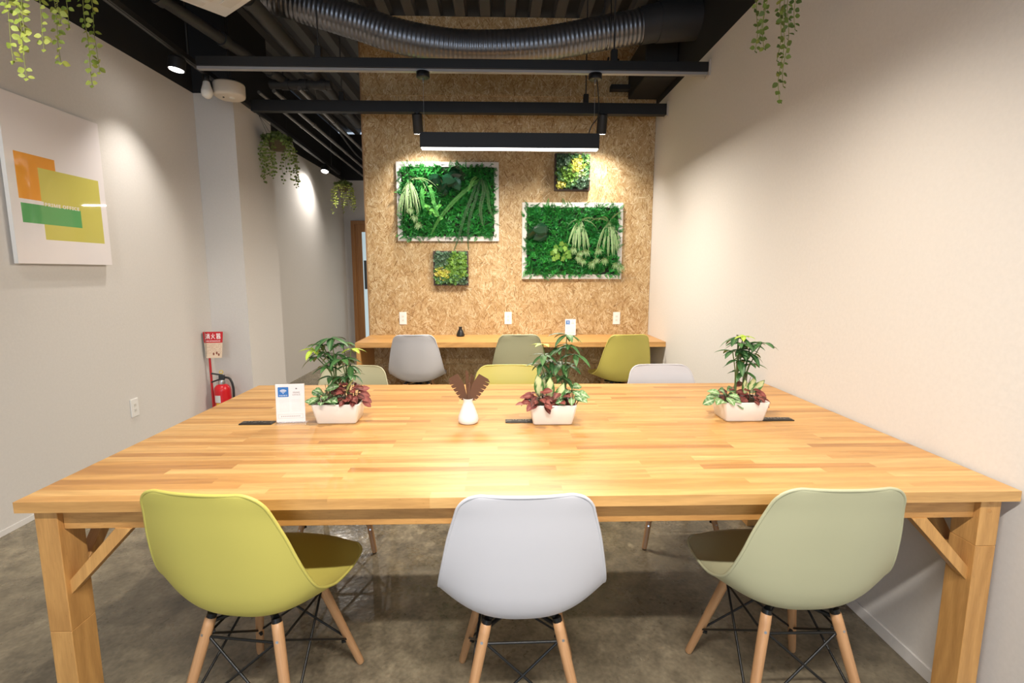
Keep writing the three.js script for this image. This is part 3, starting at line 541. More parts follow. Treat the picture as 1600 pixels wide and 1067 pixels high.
planter('white planter next to the wifi card, red leaves on its right', -0.678, -0.672, 0.03, (t) => {
  umbrella(t, [[-0.085, 0.272, 0.01, 6, 1, 1.0], [0.052, 0.272, 0.0, 5, 1, 0.95], [-0.02, 0.312, 0.0, 8, 0, 1.25], [0.012, 0.29, -0.03, 7, 0, 1.0], [0.02, 0.235, 0.02, 8, 0, 1.1], [-0.03, 0.21, 0.02, 7, 0, 1.0], [-0.085, 0.24, -0.02, 5, 0, 1.05], [0.04, 0.205, -0.02, 7, 0, 1.0], [-0.01, 0.25, -0.02, 7, 0, 1.1], [-0.045, 0.26, 0.015, 6, 0, 0.9], [0.015, 0.17, 0.015, 6, 0, 0.85], [-0.03, 0.165, -0.01, 6, 0, 0.9], [0.05, 0.175, 0.0, 6, 0, 0.85], [-0.055, 0.285, -0.01, 7, 0, 1.0]], [[0.03, -0.01], [-0.01, 0]]);
  cluster(t, 'red_foliage', GEO.red, 44, [0.045, 0.06, 0.01], 0.066, 0.085);
  cluster(t, 'variegated_foliage', GEO.fitt, 24, [-0.042, 0.062, 0.034], 0.048, 0.065);
  cluster(t, 'pale_foliage', GEO.pale, 12, [-0.022, 0.09, 0.02], 0.05, 0.09);
  const l = mesh('tall_leaf', GEO.pale, leafMat, t); l.position.set(0.035, 0.11, 0.03); orient(l, V(0.35, 1, 0.1)); l.scale.set(0.8, 1, 1.6);
});
planter('white planter in the middle of the table with cream striped leaves', 0.118, -0.64, 0, (t) => {
  umbrella(t, [[0.055, 0.325, -0.01, 7, 0, 1.1], [-0.035, 0.29, 0.0, 5, 1, 0.95], [0.085, 0.255, 0.01, 6, 0, 1.05], [-0.028, 0.25, -0.01, 7, 0, 1.1], [0.03, 0.275, -0.02, 7, 0, 1.0], [0.06, 0.29, 0.01, 6, 0, 1.05], [0.035, 0.215, -0.02, 7, 0, 1.1], [0.0, 0.22, -0.03, 6, 0, 1.0], [0.07, 0.205, -0.02, 6, 0, 0.95], [0.055, 0.16, -0.02, 5, 0, 1.0], [-0.01, 0.18, -0.03, 6, 0, 0.9], [0.03, 0.17, 0.0, 6, 0, 0.9], [-0.04, 0.215, -0.01, 6, 0, 0.9]], [[0.05, -0.012], [-0.015, -0.01]]);
  const dp = part('striped_leaves', t);
  for (const [x, y, z, dx, dy, s] of [[-0.045, 0.10, 0.015, -0.12, 1, 1.05], [-0.012, 0.095, 0.03, 0.02, 1, 1.0], [0.008, 0.085, 0.04, 0.45, 1, 0.95], [-0.02, 0.10, -0.02, -0.1, 1, 1.0]]) { const l = mesh('leaf', GEO.dief, leafMat, dp); l.position.set(x, y, z); orient(l, V(dx, dy, 0.28), V(0, 0, 1)); l.scale.set(s, s, s); }
  cluster(t, 'red_foliage', GEO.red, 40, [-0.05, 0.058, 0.03], 0.066, 0.07); cluster(t, 'red_foliage', GEO.red, 10, [0.03, 0.06, 0.03], 0.035, 0.075);
  cluster(t, 'variegated_foliage', GEO.fitt, 28, [0.068, 0.062, 0.01], 0.055, 0.085);
});
planter('white planter near the right wall, right-hand one of three', 0.842, -0.665, 0.0, (t) => {
  umbrella(t, [[0.0, 0.315, 0.0, 7, 1, 0.9], [-0.01, 0.31, -0.02, 6, 0, 1.15], [0.072, 0.29, 0.0, 6, 0, 1.05], [-0.042, 0.26, 0.01, 5, 0, 1.0], [0.0, 0.265, 0.0, 8, 0, 1.1], [-0.015, 0.225, 0.01, 7, 0, 1.1], [0.032, 0.25, -0.01, 7, 0, 1.1], [0.03, 0.21, 0.0, 6, 0, 0.9], [0.01, 0.18, 0.0, 6, 0, 0.9], [-0.02, 0.29, 0.01, 7, 0, 1.0], [0.035, 0.285, -0.01, 6, 0, 0.95]], [[-0.018, 0.0], [0.015, -0.01]]);
  cluster(t, 'red_foliage', GEO.red, 22, [0.04, 0.06, 0.01], 0.055, 0.06); cluster(t, 'red_foliage', GEO.red, 10, [-0.02, 0.06, -0.02], 0.04, 0.07);
  cluster(t, 'variegated_foliage', GEO.fitt, 18, [-0.065, 0.06, 0.02], 0.052, 0.055);
  const dp = part('striped_leaves', t);
  for (const [x, y, z, dx, dy, s] of [[0.035, 0.10, 0.0, 0.8, 0.7, 0.9], [0.02, 0.11, 0.02, 0.4, 1, 0.75], [0.01, 0.10, 0.02, -0.1, 1, 0.7]]) { const l = mesh('leaf', GEO.dief, leafMat, dp); l.position.set(x, y, z); orient(l, V(dx, dy, 0.3), V(0, 0, 1)); l.scale.set(s, s, s); }
  cluster(t, 'pale_foliage', GEO.pale, 8, [0.012, 0.13, 0.01], 0.04, 0.06);
});

// ------------------------------------------------------------------ vase with cut brown leaves
{
  const t = thing('bud_vase', 'small white cone vase holding brown feathery cut-outs', 'vase', [-0.193, TH, -0.628]);
  mesh('vase_body', lathe([[0, 0], [0.030, 0], [0.036, 0.004], [0.0385, 0.014], [0.036, 0.028], [0.027, 0.052], [0.0185, 0.074], [0.0165, 0.083], [0.0185, 0.092], [0.017, 0.093], [0.0145, 0.083], [0.015, 0.07], [0, 0.06]], 40), lin(0.82, 0.80, 0.78, 0.25), t);
  const brown = lin(0.12, 0.055, 0.028, 0.7);
  const feather = (L, W, notch) => {
    const s = new THREE.Shape(); s.moveTo(0, 0); const n = 7;
    for (let i = 1; i <= n; i++) { const f = i / n, w = W * (0.35 + 0.65 * Math.pow(f, 0.8)); s.lineTo(w * (i < n ? 1 : 0.7), L * (f - 0.03)); if (i < n && notch) { s.lineTo(w * 0.55, L * (f - 0.005)); s.lineTo(w * 1.02, L * (f + 0.01)); } }
    s.lineTo(-W * 0.1, L * 1.02); s.lineTo(-W * 0.28, L * 0.6); s.lineTo(-W * 0.12, 0.0); s.closePath();
    return new THREE.ExtrudeGeometry(s, { depth: 0.0016, bevelEnabled: false });
  };
  const add = (g, x, y, ry, rz) => { const m = mesh('paper_leaf', g, brown, t); m.position.set(x, y, 0); m.rotation.set(0, ry, rz); };
  add(feather(0.105, 0.05, true), 0.003, 0.083, 0.25, -0.42);
  add(feather(0.105, 0.044, true), -0.005, 0.083, Math.PI - 0.2, -0.36);
  add(feather(0.07, 0.008, false), 0.0, 0.083, 0, -0.05);
  add(feather(0.115, 0.012, true), -0.002, 0.083, 0.6, 0.06);
  add(feather(0.10, 0.03, true), 0.0, 0.083, 1.2, -0.3);
}

// ------------------------------------------------------------------ printed cards
const INK = '#4a4a52';
function drawCard(g, w, h) {
  g.fillStyle = '#f3eef0'; g.fillRect(0, 0, w, h);
  g.fillStyle = '#2f78c4'; const bw = w * 0.37, bxx = w * 0.08, by = h * 0.08, bh = h * 0.26; g.beginPath(); g.roundRect(bxx, by, bw, bh, 12); g.fill();
  g.strokeStyle = '#ffffff'; g.lineCap = 'round'; const cx = bxx + bw / 2, cy = by + bh * 0.62;
  for (const [r, lw] of [[bw * 0.16, 10], [bw * 0.27, 10], [bw * 0.38, 10]]) { g.lineWidth = lw; g.beginPath(); g.arc(cx, cy, r, Math.PI * 1.22, Math.PI * 1.78); g.stroke(); }
  g.fillStyle = '#fff'; g.beginPath(); g.arc(cx, cy, 9, 0, 7); g.fill();
  g.font = 'bold 30px sans-serif'; g.textAlign = 'center'; g.fillText('Free Wi-Fi', cx, by + bh * 0.9);
  g.fillStyle = INK; const lx = w * 0.72; g.beginPath(); g.arc(lx, h * 0.125, 15, 0, 7); g.fill(); g.fillStyle = '#f3eef0'; g.fillRect(lx - 3, h * 0.125 - 9, 6, 18); g.fillStyle = INK;
  g.font = '40px serif'; g.fillText('PRIME', lx, h * 0.245); g.fillText('OFFICE', lx, h * 0.305);
  g.strokeStyle = '#c9b9b6'; g.lineWidth = 3;
  for (let i = 0; i < 9; i++) { const y = h * (0.42 + i * 0.037); for (const [a, b] of [[0.13, 0.46], [0.54, 0.88]]) { g.setLineDash([7, 4, 16, 5, 11, 4]); g.beginPath(); g.moveTo(w * a, y); g.lineTo(w * b, y); g.stroke(); } }
  g.setLineDash([]); g.strokeStyle = '#a99fa2'; g.lineWidth = 3; g.strokeRect(w * 0.07, h * 0.80, w * 0.86, h * 0.105);
  g.fillStyle = '#8d8488'; for (let i = 0; i < 11; i++) g.fillRect(w * (0.17 + i * 0.062), h * 0.84, 13, 20);
}
const cardTex = canvasTex(512, 768, drawCard);
const acrylic = new THREE.MeshPhysicalMaterial({ transmission: 1, thickness: 0, roughness: 0.04, ior: 1.49, color: 0xffffff });
function cardStand(label, x, z, y, turn, w, h) {
  const t = thing('card_stand', label, 'card stand', [x, y, z], turn, 'clear card stands with wifi notice');
  mesh('foot', rbx(-w / 2 - 0.004, w / 2 + 0.004, 0, 0.0022, -0.026, 0.026, 0.001), acrylic, t);
  const up = part('holder', t); up.rotation.x = -0.06;
  mesh('front_sheet', bx(-w / 2, w / 2, 0.002, h, 0.0022, 0.0036), acrylic, up);
  mesh('back_sheet', bx(-w / 2, w / 2, 0.002, h, -0.0036, -0.0022), acrylic, up);
  const g = bx(-w / 2 + 0.003, w / 2 - 0.003, 0.006, h - 0.003, -0.0008, 0.0008);
  mesh('printed_card', g, std(0xffffff, 0.6, { map: cardTex }), up);
  return t;
}
cardStand('clear card stand with wifi notice on the big table', -0.848, -0.636, TH, 0.10, 0.108, 0.15);
cardStand('clear card stand with wifi notice on the counter', 0.555, -3.20, 0.717, 0.0, 0.10, 0.15);

// ------------------------------------------------------------------ reed diffuser on the counter
{
  const t = thing('reed_diffuser', 'small black bottle with thin reeds on the counter', 'diffuser', [-0.41, 0.717, -3.18]);
  mesh('bottle', lathe([[0, 0], [0.032, 0], [0.036, 0.006], [0.035, 0.02], [0.022, 0.05], [0.014, 0.066], [0.014, 0.08], [0.018, 0.084], [0.012, 0.085], [0.011, 0.07], [0, 0.06]], 28), lin(0.012, 0.012, 0.013, 0.3), t);
  for (let i = 0; i < 7; i++) { const a = i * 0.9; mesh('reed', rod(V(0, 0.06, 0), V(Math.cos(a) * 0.032, 0.125 + rr(-0.006, 0.01), Math.sin(a) * 0.02), 0.0014, 0.0014, 5), lin(0.55, 0.38, 0.2, 0.7), t); }
}

// ------------------------------------------------------------------ outlets
function outlet(label, pos, turn, scale = 1) {
  const t = thing('wall_outlet', label, 'outlet', pos, turn, 'white wall outlets'); t.scale.setScalar(scale);
  mesh('cover_plate', rbx(-0.035, 0.035, -0.06, 0.06, 0, 0.008, 0.003), whitePlastic, t);
  for (const dy of [-0.018, 0.018]) { const s = mesh('socket', rbx(-0.011, 0.011, dy - 0.012, dy + 0.012, 0.0075, 0.0095, 0.001), offWhite, t); for (const dx of [-0.0045, 0.0045]) mesh('slot', bx(dx - 0.0008, dx + 0.0008, dy - 0.004, dy + 0.004, 0.0092, 0.0098), lin(0.05, 0.05, 0.05), s); }
}
outlet('white double outlet on strand board above the white counter chair', [-0.925, 0.866, ZO], 0, 0.92);
outlet('white double outlet on strand board above the middle counter chair', [0.008, 0.866, ZO], 0, 0.92);
outlet('white double outlet on strand board nearest the right wall', [0.981, 0.864, ZO], 0, 0.92);
outlet('white double outlet low on the left wall', [XL, 0.383, -2.12], Math.PI / 2, 1.0);

// ------------------------------------------------------------------ poster
{
  const z0 = -2.02, z1 = -1.405, y0 = 1.315, y1 = 2.145;
  const t = thing('poster_panel', 'glossy white wall panel with orange, yellow and green blocks', 'poster', [XL + 0.012, y0, (z0 + z1) / 2], Math.PI / 2);
  const W = z1 - z0, H = y1 - y0;
  const tex = canvasTex(1024, 1382, (g, w, h) => {
    g.fillStyle = '#efe9ea'; g.fillRect(0, 0, w, h);
    const R = (c, a, b, d, e) => { g.fillStyle = c; g.fillRect(w * a, h * b, w * (d - a), h * (e - b)); };
    R('#f0a030', 0.075, 0.335, 0.455, 0.61); R('#d0c860', 0.28, 0.405, 0.93, 0.848); R('#5aa862', 0.085, 0.635, 0.68, 0.752);
    g.fillStyle = '#efe9ea'; g.fillRect(w * 0.28, h * 0.612, w * 0.02, h * 0.023); g.font = 'bold 43px sans-serif'; g.textAlign = 'left'; g.save(); g.translate(w * 0.305, h * 0.638); g.scale((w * 0.365) / g.measureText('PRIME OFFICE').width, 1); g.fillText('PRIME OFFICE', 0, 0); g.restore();
  });
  mesh('backing', rbx(-W / 2, W / 2, 0, H, 0, 0.021, 0.001), whitePlastic, t);
  for (const sx of [-1, 1]) for (const y of [0.1, H - 0.1]) mesh('standoff', rod(V(sx * (W / 2 - 0.08), y, -0.0105), V(sx * (W / 2 - 0.08), y, 0.001), 0.012), steel, t);
  mesh('print', new THREE.PlaneGeometry(W - 0.002, H - 0.002).translate(0, H / 2, 0.0214), new THREE.MeshPhysicalMaterial({ map: tex, roughness: 0.5, clearcoat: 1, clearcoatRoughness: 0.03 }), t);
}

// ------------------------------------------------------------------ fire extinguisher and its sign
{
  const t = thing('fire_extinguisher', 'red fire extinguisher standing by the column corner', 'fire extinguisher', [-2.366, 0, -2.95], 0.3);
  const red = lin(0.62, 0.012, 0.02, 0.28);
  mesh('cylinder', lathe([[0, 0.01], [0.055, 0.01], [0.062, 0.016], [0.064, 0.03], [0.064, 0.30], [0.060, 0.325], [0.045, 0.345], [0.024, 0.355], [0, 0.356]], 40), red, t);
  mesh('base_ring', lathe([[0.058, 0], [0.066, 0], [0.067, 0.02], [0.060, 0.022]], 40), lin(0.02, 0.02, 0.02, 0.5), t);
  mesh('neck', lathe([[0.022, 0.352], [0.026, 0.356], [0.026, 0.385], [0.018, 0.392], [0, 0.392]], 28), steel, t);
  mesh('valve', rbx(-0.02, 0.024, 0.388, 0.43, -0.013, 0.013, 0.004), lin(0.02, 0.02, 0.02, 0.4), t);
  mesh('lever', merge([rod(V(0.01, 0.428, 0), V(-0.072, 0.448, 0), 0.007), rod(V(0.0, 0.40, 0), V(-0.075, 0.375, 0), 0.0065)]), lin(0.02, 0.02, 0.02, 0.4), t);
  mesh('safety_pin', new THREE.TorusGeometry(0.013, 0.003, 8, 20).translate(0, 0.455, 0.0), lin(0.75, 0.55, 0.03, 0.4), t);
  mesh('hose', tube([[0.02, 0.41, 0], [0.058, 0.40, 0.01], [0.082, 0.34, 0.02], [0.084, 0.24, 0.025], [0.078, 0.13, 0.025]], 0.009, 30, 10), lin(0.015, 0.015, 0.015, 0.5), t);
  mesh('nozzle', rod(V(0.078, 0.14, 0.025), V(0.075, 0.06, 0.024), 0.011, 0.015, 14), lin(0.35, 0.35, 0.36, 0.5), t);
  const band = (a0, a1, y0, y1, m, n) => mesh(n, new THREE.CylinderGeometry(0.0644, 0.0644, y1 - y0, 20, 1, true, a0, a1 - a0).translate(0, (y0 + y1) / 2, 0), m, t);
  band(-0.9, -0.1, 0.21, 0.27, lin(0.7, 0.7, 0.68, 0.5, { side: THREE.DoubleSide }), 'inspection_label');
  band(-0.7, 0.15, 0.13, 0.205, lin(0.72, 0.58, 0.02, 0.5, { side: THREE.DoubleSide }), 'yellow_label');
  band(0.3, 0.9, 0.13, 0.20, lin(0.5, 0.5, 0.5, 0.5, { side: THREE.DoubleSide }), 'grey_label');
}
{
  const t = thing('extinguisher_sign', 'red and cream folded sign on a red post above the extinguisher', 'sign', [-2.447, 0, -2.945], 0.12);
  const redPost = lin(0.52, 0.02, 0.025, 0.35);
  mesh('post', merge([rod(V(0, 0, 0), V(0, 0.62, 0), 0.009), rbx(-0.012, 0.012, 0, 0.008, -0.03, 0.03, 0.002)]), redPost, t);
  const strokes = {                                                       // hand-set strokes of the three characters, unit squares
    a: [[[0.1, 0.1], [0.25, 0.22]], [[0.05, 0.38], [0.2, 0.48]], [[0.08, 0.95], [0.26, 0.62]], [[0.66, 0.04], [0.66, 0.34]], [[0.42, 0.12], [0.52, 0.3]], [[0.92, 0.12], [0.8, 0.3]], [[0.44, 0.38], [0.44, 0.96]], [[0.44, 0.38], [0.9, 0.38], [0.9, 0.95], [0.8, 0.9]], [[0.44, 0.56], [0.9, 0.56]], [[0.44, 0.74], [0.9, 0.74]]],
    b: [[[0.5, 0.06], [0.48, 0.45], [0.32, 0.76], [0.08, 0.95]], [[0.5, 0.5], [0.68, 0.78], [0.92, 0.95]], [[0.2, 0.28], [0.26, 0.5]], [[0.82, 0.26], [0.72, 0.46]]],
    c: [[[0.12, 0.08], [0.4, 0.08], [0.4, 0.3], [0.12, 0.3], [0.12, 0.08]], [[0.6, 0.08], [0.88, 0.08], [0.88, 0.3], [0.6, 0.3], [0.6, 0.08]], [[0.08, 0.48], [0.92, 0.48]], [[0.5, 0.36], [0.4, 0.56], [0.1, 0.68]], [[0.55, 0.5], [0.9, 0.68]], [[0.14, 0.7], [0.4, 0.7], [0.4, 0.94], [0.14, 0.94], [0.14, 0.7]], [[0.6, 0.7], [0.88, 0.7], [0.88, 0.94], [0.6, 0.94], [0.6, 0.7]]],
  };
  const tex = canvasTex(512, 640, (g, w, h) => {
    g.fillStyle = '#e6cdb4'; g.fillRect(0, 0, w, h); g.fillStyle = '#c8202c'; g.fillRect(0, 0, w, h * 0.42);
    g.strokeStyle = '#fff'; g.lineWidth = 13; g.lineJoin = 'round'; g.lineCap = 'round';
    ['a', 'b', 'c'].forEach((k, i) => { for (const s of strokes[k]) { g.beginPath(); s.forEach(([x, y], q) => g[q ? 'lineTo' : 'moveTo'](60 + i * 138 + x * 116, 38 + y * 140)); g.stroke(); } });
    g.fillStyle = '#fff'; g.font = 'bold 38px sans-serif'; g.textAlign = 'center'; g.fillText('FIRE EXTINGUISHER', w / 2, 240, w * 0.8);
    g.fillStyle = '#a9705a'; for (let r = 0; r < 7; r++) for (let i = 0; i < 14; i++) if (rnd() > 0.25) g.fillRect(50 + i * 30, 300 + r * 36, rr(8, 22), 9);
    g.fillStyle = '#8a4a38'; for (const [x, y] of [[250, 540], [330, 520], [380, 560]]) { g.beginPath(); g.ellipse(x, y, 22, 34, 0, 0, 7); g.fill(); }
  });
  const face = mat_print(tex);
  function mat_print(tx) { return std(0xffffff, 0.28, { map: tx }); }
  const shape = new THREE.Shape(); shape.moveTo(-0.085, 0.215); shape.lineTo(0.085, 0.215); shape.lineTo(0.066, 0); shape.lineTo(-0.066, 0); shape.closePath();
  const bd = new THREE.ExtrudeGeometry(shape, { depth: 0.003, bevelEnabled: false });
  const p = bd.attributes.position, uv = bd.attributes.uv; for (let i = 0; i < p.count; i++) uv.setXY(i, (p.getX(i) + 0.085) / 0.17, p.getY(i) / 0.215);
  const fr = mesh('front_board', bd, face, t); fr.position.set(0.04, 0.575, 0.0115); fr.scale.x = 0.9; fr.rotation.x = -0.06;
  const bk = mesh('side_board', bd, lin(0.22, 0.24, 0.20, 0.5), t); bk.position.set(-0.024, 0.575, -0.008); bk.rotation.set(0, -1.15, 0); bk.scale.x = 0.35;
}

// ------------------------------------------------------------------ green wall panels
const sprigGeo = (() => {                                                  // a short frond: stem with paired leaflets
  const gs = []; for (let i = 0; i < 5; i++) for (const s of [-1, 1]) { const t = 0.15 + i * 0.17, l = leafGeo(0.021 * (1.15 - t * 0.6), 0.008, { nu: 2, nv: 2, droop: 0.2, fold: 0.1, col: () => [1, 1, 1] }); l.rotateY(s * 1.0); l.rotateZ(s * -0.25); l.translate(0, -0.006 * t * t, t * 0.055); gs.push(l); }
  const tip = leafGeo(0.018, 0.008, { nu: 2, nv: 2, col: () => [1, 1, 1] }); tip.translate(0, -0.008, 0.05); gs.push(tip); const m = merge(gs); m.deleteAttribute('color'); m.deleteAttribute('uv'); return m;
})();
const roundSprig = (() => { const gs = []; for (let i = 0; i < 6; i++) { const l = leafGeo(0.016, 0.012, { nu: 2, nv: 2, droop: 0.2, fold: 0.15, col: () => [1, 1, 1] }); l.rotateX(-0.5); l.rotateY(i * 1.05); l.translate(0, 0, 0); gs.push(l.rotateX(Math.PI / 2 - 0.2).translate(0, 0, 0.01 + (i % 2) * 0.008)); } const m = merge(gs); m.deleteAttribute('color'); m.deleteAttribute('uv'); return m; })();
const foliageMat = lin(1, 1, 1, 0.5, { side: THREE.DoubleSide });
const _m4 = new THREE.Matrix4(), _q = new THREE.Quaternion(), _s = V(1, 1, 1), _c = new THREE.Color();
function mat(parent, name, geo, n, place, colour) {
  const im = new THREE.InstancedMesh(geo, foliageMat, n); im.name = name; im.castShadow = im.receiveShadow = true; im.userData.kind = 'stuff'; parent.add(im);
  const dummy = new THREE.Object3D();
  for (let i = 0; i < n; i++) { const { p, d, s } = place(i); dummy.position.copy(p); orient(dummy, d, V(rr(-1, 1), rr(-1, 1), 0.6)); dummy.scale.setScalar(s); dummy.updateMatrix(); im.setMatrixAt(i, dummy.matrix); im.setColorAt(i, _c.setRGB(...colour(p, i))); }
  im.instanceMatrix.needsUpdate = true; return im;
}
const spiderLeaf = [0, 1].map((k) => leafGeo(0.22, 0.0105, { nu: 4, nv: 9, droop: 0.0, fold: 0.3, shape: 0.7, col: (t, u) => (u > 0.45 ? (k ? [0.62, 0.66, 0.42] : [0.52, 0.58, 0.34]) : [0.14, 0.26, 0.06]) }));
function arc(L, out, drop) { return (t) => V(0, 0, 0); }
function bentLeaf(L, W, dir, drop, col, nv = 10, nu = 2) {                   // ribbon along a falling arc, dir = first direction
  const pos = [], cols = [], idx = []; let p = V(0, 0, 0), d = dir.clone().normalize();
  const sideV = d.clone().cross(V(0, 0, 1)); if (sideV.lengthSq() < 1e-4) sideV.set(1, 0, 0); sideV.normalize();
  for (let i = 0; i <= nv; i++) {
    const t = i / nv, w = W / 2 * Math.pow(Math.sin(Math.PI * (0.12 + t * 0.87)), 0.7);
    for (let j = 0; j <= nu; j++) { const u = -1 + 2 * j / nu; pos.push(p.x + sideV.x * u * w, p.y + sideV.y * u * w, p.z + sideV.z * u * w + (1 - Math.abs(u)) * W * 0.12); cols.push(...col(t, Math.abs(u))); }
    d.addScaledVector(V(0, -1, 0), drop / nv).normalize(); p.addScaledVector(d, L / nv);
  }
  for (let i = 0; i < nv; i++) for (let j = 0; j < nu; j++) { const a = i * (nu + 1) + j; idx.push(a, a + 1, a + nu + 1, a + 1, a + nu + 2, a + nu + 1); }
  const g = new THREE.BufferGeometry(); g.setAttribute('position', new THREE.Float32BufferAttribute(pos, 3)); g.setAttribute('color', new THREE.Float32BufferAttribute(cols, 3)); g.setIndex(idx); g.computeVertexNormals(); return g;
}
const vari = (t, u) => (u > 0.5 ? [0.56, 0.62, 0.40] : [0.10, 0.22, 0.05]);
function spiderPlant(parent, x, y, z, n, L, babies) {
  const p = part('spider_plant', parent);
  for (let i = 0; i < n; i++) { const a = rr(-1, 1); const l = mesh('leaf', bentLeaf(L * rr(0.75, 1.1), 0.011, V(a * 0.85, i < 3 ? 0.35 : rr(-1.7, -0.5), rr(0.2, 0.55)), rr(1.0, 2.4), vari, 9, 4), leafMat, p); l.position.set(x + a * 0.008, y, z); }
  for (const [bx_, by, bz] of babies) for (let i = 0; i < 11; i++) { const a = i / 11 * Math.PI * 2; const l = mesh('leaf', bentLeaf(rr(0.04, 0.065), 0.008, V(Math.cos(a), Math.sin(a) * 0.8, rr(0.2, 0.7)), 1.4, vari, 5, 4), leafMat, p); l.position.set(x + bx_, y + by, z + bz); }
  return p;
}
function monstera(parent, x, y, z, n, spread, name = 'split_leaf_plant') {
  const p = part(name, parent); const s = new THREE.Shape(); s.moveTo(0, 0);
  const out = []; for (let i = 0; i <= 10; i++) { const t = i / 10, w = 0.042 * Math.sin(Math.PI * Math.pow(t, 0.75)) + 0.001; out.push([w, t * 0.1]); if (i > 1 && i < 9) { out.push([w * 0.5, t * 0.1 + 0.003]); out.push([w, t * 0.1 + 0.0045]); } }
  for (const [a, b] of out) s.lineTo(a, b); for (const [a, b] of out.reverse()) s.lineTo(-a, b); s.closePath();
  const g = new THREE.ExtrudeGeometry(s, { depth: 0.0008, bevelEnabled: false }); const pp = g.attributes.position; for (let i = 0; i < pp.count; i++) pp.setZ(i, pp.getZ(i) - Math.abs(pp.getX(i)) * 0.35 - pp.getY(i) * pp.getY(i) * 2.0); g.computeVertexNormals();
  const m = lin(0.006, 0.042, 0.018, 0.2);
  for (let i = 0; i < n; i++) { const l = mesh('leaf', g, m, p); const a = -Math.PI / 2 + rr(-1.6, 1.6); l.position.set(x + rr(-1, 1) * spread, y + rr(-0.5, 1) * spread, z + rr(0.04, 0.08)); l.rotation.set(rr(0.1, 0.7), rr(-0.6, 0.6), a - Math.PI / 2 + rr(-0.3, 0.3)); l.scale.setScalar(rr(1.0, 1.5)); }
}
function greenPanel(label, x0, x1, y0, y1, n, fill) {
  const t = thing('green_wall_panel', label, 'plant panel', [(x0 + x1) / 2, y0, ZO]); const W = x1 - x0, H = y1 - y0, b = 0.042, T = 0.035;
  mesh('frame', merge([rbx(-W / 2, W / 2, 0, b, 0, T, 0.002), rbx(-W / 2, W / 2, H - b, H, 0, T, 0.002), rbx(-W / 2, -W / 2 + b, b, H - b, 0, T, 0.002), rbx(W / 2 - b, W / 2, b, H - b, 0, T, 0.002)]), lin(0.66, 0.63, 0.60, 0.55), t);
  mesh('backing', bx(-W / 2 + b, W / 2 - b, b, H - b, 0.002, 0.022), lin(0.02, 0.022, 0.014, 0.9), t);
  const tones = [[0.012, 0.16, 0.02], [0.02, 0.23, 0.03], [0.010, 0.12, 0.016], [0.035, 0.30, 0.04], [0.014, 0.19, 0.035]];
  mat(t, 'moss_foliage', sprigGeo, n, () => { const x = rr(-1, 1), y = rr(0, 1), e = rnd() < 0.3 ? 0.022 : 0.042; const p = V(x * (W / 2 - e), e + y * (H - 2 * e), 0.024 + rnd() * 0.022); return { p, d: V(rr(-1, 1), rr(-1, 1), rr(0.3, 1.2)), s: rr(0.6, 1.1) }; }, () => pick(tones));
  fill(t, W, H); return t;
}
